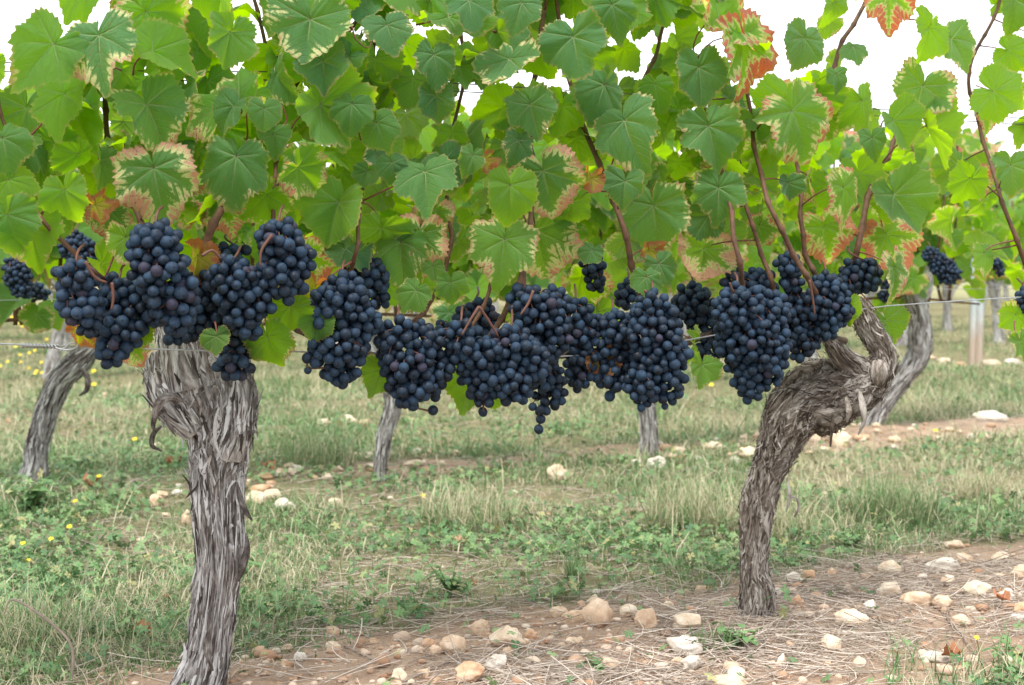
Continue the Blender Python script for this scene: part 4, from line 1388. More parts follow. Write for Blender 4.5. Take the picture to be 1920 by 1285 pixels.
R2B = [
    ([(140, 462, 28), (160, 475, 26), (125, 450, 18)], 3.52, "dark shaded bunch behind the bare reddish shoot, on the second row"),
    ([(205, 480, 24), (215, 470, 20)], 3.60, "small dark bunch below the pink spotted leaf, on the second row"),
    ([(32, 515, 28), (40, 540, 22), (20, 500, 18)], 3.45, "dark blurred bunch at the photo's edge below pale leaves"),
    ([(66, 548, 18), (80, 552, 14)], 3.65, "dark blurred grapes above the small far trunk"),
    ([(1745, 480, 17), (1762, 498, 22), (1778, 512, 22)], 4.82, "blurred slanting bunch on the second row beside the curved pale trunk"),
    ([(1868, 495, 12), (1875, 510, 10)], 4.95, "small blurred bunch beyond the pale post"),
    ([(1668, 540, 16), (1660, 555, 14)], 5.0, "blue grapes half hidden behind the pink edged leaves"),
]
for blobs, Y, lab in R2B:
    make_bunch(blobs, 0, lab, gr, group="bunches on the second row", dens=.5, solo_max=45, Yfix=Y)

# ------------------------------------------------------------------ wires and post
def wire(name, pts, rad, mat, label, extra=None):
    P = np.array(pts)
    V, F = tube(P, [rad, rad], len(P) * 14, 7)
    mid = P[len(P) // 2]
    root = build(name, V - mid, F, mat, None, mid)
    tag(root, label, "wire")
    return root


w = wire("fruiting_wire", pxpath([(-900, 620), (-300, 638), (0, 645), (60, 648), (140, 650), (300, 655), (430, 659), (565, 660), (690, 668), (900, 670), (1120, 664), (1345, 628), (1500, 598), (1640, 577), (1705, 571), (1920, 557), (2400, 530)], -.128), 0.0011, M_WIRE, "thin grey wire crossing in front of the thick trunk, twisted and looped near its end")
tb = Bag()
yw = row_y(90) - .128
for ph in (0, math.pi):
    q = np.linspace(0, 1, 60)
    P = np.array([at(40 + 70 * t_, 648 + 2.2 * t_ + 4.0 * math.sin(t_ * 34 + ph) * (1 - .2 * t_), yw - .003 * math.cos(t_ * 34 + ph)) for t_ in q])
    V, F = tube(P, [.0010, .0010], 160, 6)
    tb.add(V, F)
P = np.array([at(x, y, yw - .003) for x, y in [(104, 652), (120, 656), (136, 655), (146, 648), (140, 643), (130, 645), (122, 652), (112, 658)]])
V, F = tube(P, [.0010, .0010], 60, 6)
tb.add(V, F)
V = np.concatenate(tb.V) - np.array(w.location)
build("wire_twist", V, tb.F, M_WIRE, w)
for dz_, lab in ((0, "upper dark trellis wire among the leaves"), (16, "second dark trellis wire just under the upper one")):
    P = []
    for x in (-900, -200, 100, 300, 500, 640, 960, 1300, 1600, 1920, 2500):
        P.append(at(x, 490 - (490 - (128 + dz_) - (12 if x < 500 else 0)) * row_y(390) / row_y(x), row_y(x) + .04))
    wire("trellis_wire", P, 0.0009, M_WIRE_DARK, lab)
for k, z_, lab in ((1, .50, "blurred lower wire of the second row, left of the pale post"), (2, .47, "blurred wire of the third row crossing the pale post")):
    P = [np.array([X, ROW0 + k * DROW + SLOPE * X, z_]) for X in np.linspace(-4.5, 8, 14)]
    wire("fruiting_wire", P, 0.0012, M_WIRE, lab)

M_POST = None


def post_mat():
    t = NT("post_metal")
    pos = t.n("ShaderNodeTexCoord").outputs["Object"]
    n = t.noise(t.vmul(pos, (1, 1, .25)), 30, 4, .6)
    c = t.ramp(n, [(.3, (.34, .40, .42)), (.5, (.46, .53, .55)), (.7, (.58, .62, .62))])
    s_ = t.n("ShaderNodeSeparateXYZ")
    t.l(pos, s_.inputs[0])
    dirt = t.math('MULTIPLY', t.rng(t.math('ADD', s_.outputs[2], t.math('MULTIPLY', n, .3)), .28, .55, 1, 0), .75)
    c = t.mix(dirt, c, (.45, .30, .20))
    return t.done(t.principled(c, .6, .3))


def make_post():
    pp = at(1828, 680, 8.4)
    pp[2] = float(ground_h(pp[0], pp[1]))
    root = tag(empty("vineyard_post", pp), "pale grey metal post with a rusty foot, standing among blurred vines", "post")
    H, a = .90, .033
    prof = [(-a, -a), (-.3 * a, -a), (-.2 * a, -.6 * a), (.2 * a, -.6 * a), (.3 * a, -a), (a, -a), (a, a), (-a, a)]
    V, F = [], []
    lev = [(-.1, 1.0), (.3, 1.0), (.6, .98), (H - .01, .97), (H, .88)]
    for z, k in lev:
        for x, y in prof:
            V.append([x * k + z * .035, y * k, z])
    n = len(prof)
    for i in range(len(lev) - 1):
        for j in range(n):
            F.append([i * n + j, i * n + (j + 1) % n, (i + 1) * n + (j + 1) % n, (i + 1) * n + j])
    b_ = Bag()
    b_.add(np.array(V), np.array(F))
    V2 = np.array(V[-n:])
    m_ = b_.n
    b_.add(np.vstack([V2, V2.mean(0)]), np.array([[j, (j + 1) % n, n] for j in range(n)]))
    build("shaft", np.concatenate(b_.V), b_.F, post_mat(), root, None, False)
    for z in (.45, .72):
        V_, F_ = tube([np.array([-a + z * .035, -a - .004, z]), np.array([z * .035, -a - .012, z]), np.array([a + z * .035, -a - .004, z])], [.004, .004, .004], 12, 6)
        build("wire_clip", V_, F_, M_WIRE, root)


make_post()

# ------------------------------------------------------------------ stones
def stone_geo(r, w, h, d, ang, lumpy):
    nu, nv = 34, 22
    V, F = sphere_geo(nu, nv, 1.0, 1.0)
    p = V * 1.3 + r.uniform(0, 50, 3)
    n = vnoise(p) - .5
    n2 = vnoise(p * 2.4 + 9) - .5
    n3 = vnoise(p * 6 + 3) - .5
    V = V * (1 + lumpy * (0.8 * n + .5 * n2 + .16 * n3))[:, None]
    if ang:
        for _ in range(5):
            nn = r.normal(size=3)
            nn /= np.linalg.norm(nn)
            dd = V @ nn
            lim = r.uniform(.55, .8)
            V = V - np.clip(dd - lim, 0, None)[:, None] * nn * .85
    return V * np.array([w / 2, d / 2, h / 2]), F


def gpoint(px, py):
    """the ground point seen at a pixel"""
    Y = CAMH * FPX / max(py - HY, 8)
    for _ in range(6):
        X = (px - CX) / FPX * Y
        Y = (CAMH - float(ground_h(X, Y))) * FPX / max(py - HY, 8)
    X = (px - CX) / FPX * Y
    return np.array([X, Y, float(ground_h(X, Y))])


STONES = [
    # centre px, py, width px, height px, colour, angular, label
    (851, 1210, 48, 36, 'tan', 0, "smooth round tan stone beside two tiny upright stones, before the knobbly one"),
    (949, 1198, 58, 40, 'pale', 1, "knobbly pale stone with two humps, before the turf edge"),
    (902, 1177, 34, 28, 'tan', 0, "tan stone tilted up at the turf edge, behind the knobbly stone"),
    (806, 1206, 24, 18, 'orange', 0, "small brown pebble leaning on the smooth round tan stone"),
    (817, 1220, 20, 26, 'tan', 1, "tiny upright tan stone next to the smooth round one"),
    (932, 1242, 42, 26, 'white', 1, "whitish flaky stone below the knobbly one"),
    (881, 1263, 54, 38, 'orange', 1, "orange angular stone at the bottom edge"),
    (749, 1268, 32, 28, 'pale', 0, "pale round stone at the bottom, by the thick grey twig"),
    (738, 1284, 30, 16, 'tan', 0, "tan stone cut by the bottom edge, under the thick grey twig"),
    (795, 1263, 26, 18, 'tan', 1, "small tan stone between the thick grey twig and the orange stone"),
    (949, 1224, 26, 20, 'tan', 1, "brownish stone squeezed between the knobbly and the whitish flaky stones"),
    (995, 1190, 22, 19, 'orange', 0, "small orange brown stone right of the knobbly one"),
    (1049, 1147, 32, 22, 'tan', 0, "flat tan stone left in the cluster around the big cracked boulder"),
    (1074, 1159, 44, 26, 'tan', 0, "long tan stone leaning on the big cracked boulder's near side"),
    (1121, 1149, 54, 52, 'tan', 0, "big rounded cracked stone, the tallest of the bare strip"),
    (1112, 1126, 26, 20, 'pale', 0, "pale stone peeking out behind the big cracked one"),
    (1178, 1145, 34, 24, 'pale', 0, "pale stone just right of the big cracked one"),
    (1213, 1163, 50, 42, 'tan', 1, "blocky two-toned stone between the big cracked one and the white pair"),
    (1255, 1137, 25, 21, 'pale', 0, "small egg shaped stone lying alone behind the blocky one"),
    (1289, 1165, 58, 38, 'pale', 0, "broad cream stone by the foot of the shaggy trunk"),
    (1285, 1212, 56, 36, 'white', 1, "white stone below the broad cream one"),
    (1296, 1243, 38, 34, 'white', 1, "white jagged stone, lowest of the white pair"),
    (1080, 1202, 32, 18, 'pale', 1, "flat pale stone half buried in straw before the long tan one"),
    (1142, 1241, 28, 24, 'tan', 1, "tan stone among straw by a tiny green sprout"),
    (1270, 1241, 22, 18, 'tan', 0, "small tan stone touching the white jagged one"),
    (1486, 1085, 32, 20, 'white', 0, "whitish stone behind the shaggy trunk's foot"),
    (1516, 1079, 24, 20, 'orange', 0, "round brown pebble next to the whitish stone behind the trunk's foot"),
    (1559, 1075, 22, 16, 'orange', 1, "small reddish stone at the weeds behind the shaggy trunk"),
    (1672, 1066, 44, 32, 'pale', 0, "pale cracked stone at the turf edge beyond the grey twig"),
    (1763, 1060, 58, 32, 'white', 1, "irregular white stone shaped like a bone"),
    (1808, 1051, 30, 25, 'tan', 0, "tan rounded stone touching the bone shaped white one"),
    (1880, 1045, 38, 20, 'pale', 0, "flat oval cream stone on bare soil, farthest right"),
    (1914, 1076, 34, 30, 'tan', 0, "tan stone cut by the frame below the flat oval one"),
    (1789, 1022, 34, 17, 'tan', 0, "tan stone half sunk in soil behind the bone shaped one"),
    (1778, 1088, 25, 19, 'pale', 0, "small pale stone just below the bone shaped white one"),
    (1670, 1107, 48, 28, 'pale', 0, "oval pale stone with a grass blade growing before it"),
    (1720, 1125, 54, 32, 'tan', 0, "long oval tan stone, left of a similar smaller one"),
    (1767, 1131, 40, 28, 'tan', 0, "smaller oval tan stone beside the long oval one"),
    (1831, 1104, 46, 28, 'pale', 0, "split oval stone with a pale cap, standing alone"),
    (1888, 1118, 30, 20, 'white', 1, "sharp white stone by dark dead leaves"),
    (1461, 1113, 24, 20, 'white', 0, "greyish stone touching the shaggy trunk's foot"),
    (1495, 1128, 26, 20, 'orange', 1, "orange chipped stone close to the shaggy trunk's foot"),
    (1314, 1104, 28, 15, 'tan', 1, "flat tan stone behind the shaggy trunk, near the leaning twig"),
    (1560, 1206, 42, 32, 'pale', 0, "cream domed stone in smooth soil before the shaggy trunk"),
    (1631, 1137, 28, 22, 'white', 1, "white stone at the upper end of the forked grey twig"),
    (1597, 1158, 60, 26, 'pale', 0, "wide dusty stone half buried beside the forked grey twig"),
    (1800, 1163, 38, 22, 'tan', 0, "dusty tan stone beneath the split oval one"),
    (1914, 1141, 32, 24, 'orange', 0, "orange stone at the frame below the sharp white stone"),
    (1752, 1233, 50, 20, 'white', 0, "flat greyish stone with grass before it, lower corner"),
    (1465, 1239, 18, 24, 'pale', 0, "tiny upright cream stone in smooth soil"),
    (1370, 1279, 64, 24, 'tan', 0, "flat tan slab cut by the bottom edge below the trunk"),
    (1612, 1241, 22, 16, 'pale', 0, "tiny cream pebble in smooth soil right of the domed stone"),
    (1578, 824, 38, 34, 'pale', 0, "round cream stone under the hanging bark strip"),
    (1529, 820, 22, 26, 'pale', 0, "upright cream stone against the shaggy trunk, second row strip"),
    (1546, 816, 26, 26, 'pale', 0, "cream stone between two others behind the shaggy trunk"),
    (1612, 828, 30, 13, 'orange', 1, "flat orange stone beside the round cream one"),
    (1336, 836, 36, 14, 'pale', 0, "flat pale stone on the second row strip, left of the shaggy trunk"),
    (1404, 851, 46, 24, 'pale', 1, "pale heap of a stone close left of the shaggy trunk, second row"),
    (1378, 858, 18, 14, 'white', 0, "small whitish stone before the pale heap"),
    (1232, 870, 38, 28, 'white', 1, "square white stone right of the straight brown trunk"),
    (1193, 868, 24, 15, 'white', 0, "small white stone just left of the straight brown trunk's foot"),
    (1047, 889, 36, 30, 'pale', 1, "yellowish stone in the grass below the lowest bunch"),
    (776, 869, 34, 12, 'pale', 0, "flat pale stone right of the thin pale trunk"),
    (477, 937, 42, 28, 'pale', 0, "cream stone beside the thick grey trunk, left of a rounder one"),
    (508, 930, 34, 24, 'pale', 0, "rounder cream stone of the pair beside the thick trunk"),
    (536, 947, 46, 20, 'white', 0, "long grey stone right of the cream pair"),
    (628, 944, 28, 18, 'pale', 0, "lone pale stone in grass right of the thick trunk"),
    (354, 974, 24, 36, 'tan', 0, "upright tan stone half hidden by the thick trunk"),
    (292, 941, 28, 26, 'tan', 0, "dusty tan stone left of the thick trunk"),
    (487, 916, 42, 15, 'orange', 0, "flat pinkish stone behind the cream pair"),
    (310, 966, 20, 12, 'tan', 0, "small tan pebble left of the thick trunk"),
    (296, 836, 16, 12, 'pale', 0, "tiny pale stone near the loose bark curl"),
    (610, 791, 30, 16, 'pale', 0, "blurred pale stone left in the trio by the thin pale trunk"),
    (655, 788, 36, 18, 'pale', 0, "blurred pale stone in the middle of the trio by the thin trunk"),
    (684, 794, 22, 14, 'tan', 0, "blurred tan stone nearest the thin pale trunk"),
    (1855, 781, 58, 20, 'white', 0, "flat blurred white stone at far right in the grass"),
    (1770, 679, 22, 16, 'pale', 0, "blurred pale stone left of the pale post's foot"),
    (1858, 672, 40, 13, 'pale', 0, "blurred long stone right of the pale post's foot"),
    (1900, 676, 30, 11, 'white', 0, "blurred whitish stone beyond the long one by the post"),
    (1745, 672, 24, 12, 'tan', 0, "blurred tan stone between the curved trunk and the post"),
    (1800, 684, 20, 10, 'orange', 0, "blurred orange stone at the post's foot"),
]
sr = np.random.default_rng(77)
for (x, y, w_, h_, c, ang, lab) in STONES:
    g = gpoint(x, y + h_ * .38)
    W, H = PXM(w_, g[1]) * 1.05, PXM(h_, g[1]) * 1.15
    V, F = stone_geo(sr, W, H, W * sr.uniform(.7, 1.0), ang or sr.random() < .35, sr.uniform(.45, .75) if not ang else .85)
    o = build("stone", V, F, M_STONE[c], None, g + np.array([0, 0, H * .27]))
    o.rotation_euler = (sr.normal(0, .08), sr.normal(0, .10), sr.normal(0, .15))
    tag(o, lab, "stone", "pale stones in the vineyard soil")


for _ in range(620):
    xx, yy = sr.uniform(-.9, 1.6), sr.uniform(1.85, 5.2)
    nd, kk = row_dist(np.array(xx), np.array(yy))
    if abs(nd) > (.34 if kk == 0 else .30) or abs(xx / yy) > .37 or (kk == 0 and xx < -.1 and sr.random() < .6):
        continue
    if sr.random() > (.55 if kk == 0 else .9) * (noise2(np.array(xx), np.array(yy), 2.6, 51) > (.45 if kk == 0 or xx < .3 else .28)):
        continue
    W = sr.uniform(.012, .026) if kk == 0 else sr.uniform(.018, .042)
    V, F = stone_geo(sr, W, W * sr.uniform(.5, .8), W * sr.uniform(.7, 1.), sr.random() < .5, .6)
    c = ('tan', 'pale', 'orange', 'white', 'tan', 'pale')[int(sr.integers(6))]
    o = build("stone", V, F, M_STONE[c], None, (xx, yy, float(ground_h(xx, yy)) + W * .17))
    o.rotation_euler = (0, 0, sr.uniform(0, 6.28))
    tag(o, "one of many small loose stones strewn under the front row" if kk == 0 else "one of many loose stones strewn under the second row of vines", "stone", "small stones under the front row" if kk == 0 else "stones under the second row")


def scatter(n, ylo, yhi, power=1.6, xpad=.50):
    """random ground points in a fan in front of the camera, thinning with distance"""
    t_ = rng.random(n)
    y = (ylo ** (1 - power) + t_ * (yhi ** (1 - power) - ylo ** (1 - power))) ** (1 / (1 - power)) if power != 1 else ylo * (yhi / ylo) ** t_
    x = rng.uniform(-xpad, xpad, n) * y
    return x, y


def pebbles():
    x, y = scatter(14000, 1.7, 9, 2.0)
    bb = bare(x, y)
    n, k = row_dist(x, y)
    keep = rng.random(len(x)) < np.where(bb > .5, .85, .05) * (0.35 + 0.65 * (noise2(x, y, 3.0, 12) > .42))
    x, y = x[keep], y[keep]
    _, k = row_dist(x, y)
    V0, F0 = sphere_geo(9, 6, 1.0, 1.0)
    bag = Bag()
    for i in range(len(x)):
        s = float(np.clip(rng.lognormal(-5.85, .62), .0012, .014)) * (1.0 if k[i] < 1 else 1.6)
        nz = 1 + .5 * (vnoise(V0 * 1.4 + rng.uniform(0, 90, 3)) - .5)
        v = V0 * nz[:, None] * np.array([rng.uniform(.8, 1.3), rng.uniform(.8, 1.2), rng.uniform(.5, .8)]) * s
        a = rng.uniform(0, 6.28)
        v = v @ np.array([[math.cos(a), -math.sin(a), 0], [math.sin(a), math.cos(a), 0], [0, 0, 1]])
        bag.add(v + np.array([x[i], y[i], float(ground_h(x[i], y[i])) + s * .25]), F0, {"tone": np.full(len(v), rng.random())})
    o = bag.build("pebbles", M_PEBBLE)
    tag(o, "small pebbles and crumbs scattered over the bare soil strips", "pebbles", None, "stuff")


pebbles()


# ------------------------------------------------------------------ grass, weeds, straw
def blades(name, x, y, h, w, tone, mat, label, cat, lean=0.6, seg=4, z0=None):
    n = len(x)
    az = rng.uniform(0, 2 * np.pi, n)
    ln = np.abs(rng.normal(0, lean, n))
    z = ground_h(x, y) - .004 if z0 is None else z0
    q = np.linspace(0, 1, seg)
    bend = np.abs(rng.normal(0, lean * .55, n))[:, None] + ln[:, None] * (q[None] ** 1.7)
    horiz = h[:, None] * np.sin(np.clip(bend, 0, 2.2)) * q[None] * .85
    vert = h[:, None] * q[None] * np.cos(np.clip(bend, 0, 1.75) * .84)
    px = x[:, None] + np.cos(az)[:, None] * horiz
    py = y[:, None] + np.sin(az)[:, None] * horiz
    pz = z[:, None] + vert
    fa = az + np.pi / 2 + rng.normal(0, .5, n)
    ww = w[:, None] * (1 - q[None] ** 1.5 * .93) * .5
    ox, oy = np.cos(fa)[:, None] * ww, np.sin(fa)[:, None] * ww
    L = np.stack([px - ox, py - oy, pz], -1)
    R = np.stack([px + ox, py + oy, pz], -1)
    V = np.stack([L, R], 2).reshape(-1, 3)
    i, j = np.meshgrid(np.arange(n), np.arange(seg - 1), indexing='ij')
    b_ = i * seg * 2 + j * 2
    F = np.stack([b_, b_ + 1, b_ + 3, b_ + 2], -1).reshape(-1, 4)
    o = build(name, V, F, mat, None, None, True, None, {"tone": np.repeat(tone, seg * 2)})
    if label:
        tag(o, label, cat, None, "stuff")
    return o


def make_grass(n0=300000, ylo=1.75, yhi=16.0, power=1.8, tallk=1.0):
    x, y = scatter(n0, ylo, yhi, power)
    bb = bare(x, y, .20)
    patch = noise2(x, y, 3.0, 21)
    keep = rng.random(len(x)) < np.clip(1 - bb, .0, 1) * (0.12 + 1.0 * np.clip((patch - .30) / .30, 0, 1))
    x, y = x[keep], y[keep]
    n = len(x)
    tall = np.clip((noise2(x, y, 2.2, 22) - .3) / .5, 0, 1)
    h = rng.uniform(.012, .042, n) + tall * rng.uniform(0, .10, n) * rng.random(n) ** 2.2
    h *= tallk * (1 - .65 * bare(x, y, .5))
    w = rng.uniform(.0009, .0028, n) * (1 + .10 * y)
    dry = noise2(x, y, 1.7, 23) * .7 + noise2(x, y, 6, 24) * .3
    tone = np.clip(rng.normal(.28, .16, n), 0, .6)
    isdry = rng.random(n) < np.clip((dry - .36) * 2.2, .14, .85)
    tone = np.where(isdry, rng.uniform(.7, 1.0, n), tone)
    h = np.where(isdry, h * 1.25, h)
    blades("grass", x, y, h, w, tone, M_GRASS, "mixed green and straw coloured grass between the vine rows", "grass", 1.15)


def make_cover():
    """low weeds with palmate leaves"""
    x, y = scatter(80000, 1.75, 11.0, 1.85)
    bb = bare(x, y)
    patch = noise2(x, y, 2.6, 31) * .65 + noise2(x, y, 9, 32) * .35
    keep = rng.random(len(x)) < np.where(bb > .4, .012, np.clip((patch - .36) * 4.5, .10, 1))
    x, y = x[keep], y[keep]
    n = len(x)
    z = ground_h(x, y) + rng.uniform(.004, .038, n)
    L = rng.uniform(.0045, .0115, n)
    tilt = rng.normal(0, .5, (n, 2))
    a0 = rng.uniform(0, 6.28, n)
    tone = np.clip(rng.normal(.5, .27, n), 0, 1)
    Vs, Fs, Ts = [], [], []
    base = 0
    for k in range(5):
        a = a0 + k * 2 * np.pi / 5 + rng.normal(0, .12, n)
        d = np.stack([np.cos(a), np.sin(a)], -1)
        s = np.stack([-d[:, 1], d[:, 0]], -1)
        pts = []
        for (u_, v_, up) in ((.0, 0, 0), (.5, -.26, .0), (.85, -.2, -.05), (1.0, 0, -.14), (.85, .2, -.05), (.5, .26, 0), (.55, 0, .06)):
            xy = d * (u_ * L)[:, None] + s * (v_ * L)[:, None]
            zz = up * L + xy[:, 0] * tilt[:, 0] + xy[:, 1] * tilt[:, 1]
            pts.append(np.stack([x + xy[:, 0], y + xy[:, 1], z + zz], -1))
        V = np.stack(pts, 1).reshape(-1, 3)
        i = np.arange(n)[:, None] * 7 + base
        for f in ((0, 1, 6, 5), (1, 2, 3, 6), (6, 3, 4, 5)):
            Fs.append(i + np.array(f)[None])
        Vs.append(V)
        Ts.append(np.repeat(tone + rng.normal(0, .04, n), 7))
        base += n * 7
    o = build("ground_cover", np.concatenate(Vs), [np.concatenate(Fs)], M_COVER, None, None, True, None, {"tone": np.concatenate(Ts)})
    tag(o, "low creeping weeds with five-fingered leaves among the grass", "weeds", None, "stuff")


def make_straw():
    x, y = scatter(42000, 1.75, 6.5, 2.2)
    bb = bare(x, y)
    keep = rng.random(len(x)) < np.where(bb > .3, .9 * np.clip((noise2(x, y, 3.1, 41) - .32) * 4, .08, 1), .35)
    x, y = x[keep], y[keep]
    bag = Bag()
    for i in range(len(x)):
        ln = rng.uniform(.02, .13)
        a = rng.normal(0.35, .9) + (math.pi if rng.random() < .5 else 0)
        d = np.array([math.cos(a), math.sin(a)])
        q = np.linspace(-.5, .5, 4)
        bow = rng.normal(0, .10)
        P = []
        tiltz = abs(rng.normal(0, .12))
        for t_ in q:
            xx = x[i] + d[0] * t_ * ln - d[1] * bow * ln * (t_ * t_ * 4)
            yy = y[i] + d[1] * t_ * ln + d[0] * bow * ln * (t_ * t_ * 4)
            P.append([xx, yy, 0])
        P = np.array(P)
        P[:, 2] = ground_h(P[:, 0], P[:, 1]) + .003 + (q + .5) * ln * tiltz
        rad = rng.uniform(.0003, .0010)
        V, F = tube(P, [rad, rad * .7], 5, 4, False)
        bag.add(V, F, {"tone": np.full(len(V), rng.random())})
    o = bag.build("straw_litter", M_STRAW)
    tag(o, "dry stems and straw strewn over the bare soil", "straw", None, "stuff")


make_grass()
make_grass(150000, 4.2, 15.0, 1.5, 1.5)
make_cover()
make_straw()


def make_tuft(px, py, n, hmin, hmax, spread, dry, label):
    g = gpoint(px, py)
    n = int(n * 1.5)
    a = rng.uniform(0, 6.28, n)
    rr = spread * np.sqrt(rng.random(n)) * .35
    x, y = rr * np.cos(a), rr * np.sin(a)
    h = rng.uniform(hmin, hmax, n)
    tone = np.where(rng.random(n) < dry, rng.uniform(.7, 1, n), np.clip(rng.normal(.3, .14, n), 0, .6))
    o = blades("grass_tuft", x, y, h, rng.uniform(.0014, .0028, n), tone, M_GRASS, None, None, .7, 5, np.full(n, -.005))
    o.location = Vector(g)
    tag(o, label, "grass tuft", "taller tufts of grass")


make_tuft(1680, 975, 620, .06, .16, .28, .35, "dense green and straw tuft on the turf edge right of the shaggy trunk")
make_tuft(1300, 985, 420, .06, .17, .30, .7, "dry blond tuft left of the shaggy trunk")
make_tuft(1838, 935, 260, .05, .14, .2, .85, "dry reddish tuft farther right behind the dense green one")
make_tuft(880, 985, 420, .06, .15, .34, .65, "pale dry tuft in mid turf below the bunches")
make_tuft(40, 1215, 420, .05, .14, .3, .6, "reddish dry tuft in the lower corner beside the bent dead stalk")
make_tuft(1075, 1085, 70, .03, .08, .05, .0, "small fresh green tuft at the bare soil's edge")
make_tuft(1790, 1280, 90, .03, .10, .34, .25, "fresh grass tuft sprouting at the bottom, among straw")
make_tuft(600, 870, 300, .06, .13, .3, .4, "soft grass tuft left of the thin pale trunk")
make_tuft(1340, 1215, 60, .02, .05, .1, .1, "small sprouts before the shaggy trunk's foot")
make_tuft(1460, 1010, 240, .06, .16, .22, .8, "blond tuft leaning away right behind the shaggy trunk")

# twigs, stalks
TWIGS = [
    ([(757, 1287), (800, 1268), (840, 1248), (865, 1232)], 5.0, "thick grey twig slanting up from the bottom edge"),
    ([(958, 1281), (1000, 1248), (1035, 1210), (1050, 1180)], 4.2, "long grey twig lying between the whitish flaky stone and the flat pale one"),
    ([(645, 1218), (670, 1232), (705, 1248)], 4.2, "pale twig in straw right of the thick trunk's foot"),
    ([(1618, 1132), (1646, 1162), (1660, 1190), (1686, 1222)], 5.5, "forked whitish twig in the middle of the stony soil"),
    ([(1774, 1162), (1797, 1189), (1831, 1238)], 4.5, "whitish bent twig nearest the lower corner"),
    ([(1286, 1146), (1330, 1124), (1384, 1100)], 4.0, "grey twig leading up to the shaggy trunk's foot"),
    ([(1516, 1131), (1545, 1140), (1575, 1152)], 3.5, "short pale twig by the wide dusty stone"),
    ([(1660, 1042), (1690, 1050), (1715, 1060)], 4.0, "short brown twig left of the bone shaped stone"),
    ([(1810, 1110), (1860, 1128), (1925, 1135)], 3.0, "thin straight twig below the split oval stone"),
]
for pts, rr, lab in TWIGS:
    P = np.array([gpoint(x, y) + np.array([0, 0, .007]) for x, y in pts])
    mid = P[0]
    n = 40
    V, F = tube(P, [PXM(rr, P[0][1]) * .5, PXM(rr, P[0][1]) * .33], n, 8)
    V = V + (vnoise(V * 160)[:, None] - .5) * .0022
    o = build("twig", V - mid, F, M_TWIG, None, mid)
    tag(o, lab, "twig", "pruned twigs on the soil")
    if "forked" in lab:
        s0 = P[1]
        V, F = tube([s0 - mid, s0 - mid + np.array([-.035, .012, .004]), s0 - mid + np.array([-.075, .01, .012])], [.0024, .002, .0012], 16, 7)
        build("side_branch", V, F, M_TWIG, o)
g0 = gpoint(134, 1282)
P = [at(x, y, g0[1]) for x, y in [(134, 1284), (132, 1208), (72, 1151), (23, 1125), (8, 1150)]]
V, F = tube(P, [.0022, .002, .0016, .001], 50, 6)
st = build("dead_stalk", V - g0, F, M_TWIG, None, g0)
tag(st, "tall bent dead stalk at the lower left, folded over", "stalk")

# yellow flowers
FLOWERS = [
    (185, 894, 30, "yellow flower between the slanting and the thick trunks"), (96, 1011, 40, "wide yellow flower low beside the leafy weed"), (43, 1019, 30, "yellow flower left of the wide one"),
    (53, 1052, 24, "yellow bud below the left flower"), (130, 988, 34, "yellow flower above the wide one"), (141, 940, 26, "small pale flower near the leafy weed"), (253, 824, 30, "yellow flower near the loose bark curl"),
    (793, 930, 40, "lone yellow flower in the turf below the middle bunches"), (1754, 808, 60, "yellow flower on a tall stem far right"), (1831, 1196, 60, "orange yellow bud on a stem at the lower right"),
    (1360, 695, 30, "yellow flower beside the largest conical bunch"), (1333, 722, 24, "small yellow flower under the torn leaf"), (176, 697, 24, "yellow flower right of the slanting trunk's top"), (176, 722, 20, "yellow flower below that one, by the slanting trunk"),
]
fm = np.random.default_rng(71)
for _ in range(26):
    FLOWERS.append((fm.uniform(-5, 130), fm.uniform(590, 705), 16, None))


def make_flower(px, py, stem_px, label, r):
    g = gpoint(px, py + stem_px)
    top = at(px, py, g[1])
    root = tag(empty("yellow_flower", g), label or "tiny yellow flower dotting the far grass behind the wire", "flower", "yellow flowers in the grass")
    V, F = tube([np.zeros(3), (top - g) * .5 + np.array([.004, 0, 0]), top - g], [.0011, .0009, .0008], 10, 5)
    build("stem", V, F, M_STEM, root)
    R = PXM(5.2, g[1]) if label else PXM(3.6, g[1])
    bag = Bag()
    for k in range(10):
        a = k / 10 * 6.283 + r.normal(0, .08)
        d = np.array([math.cos(a), math.sin(a), .28])
        s = np.array([-math.sin(a), math.cos(a), 0])
        V = np.array([d * .1 * R, d * .6 * R + s * .22 * R, d * R + s * .12 * R, d * R - s * .12 * R, d * .6 * R - s * .22 * R]) @ rot('X', r.uniform(15, 50)).T
        bag.add(V + (top - g), [np.array([[0, 1, 2], [0, 2, 3], [0, 3, 4]])])
    build("petals", np.concatenate(bag.V), bag.F, M_FLOWER, root)


for (x, y, s, lab) in FLOWERS:
    make_flower(x, y, s, lab, fm)


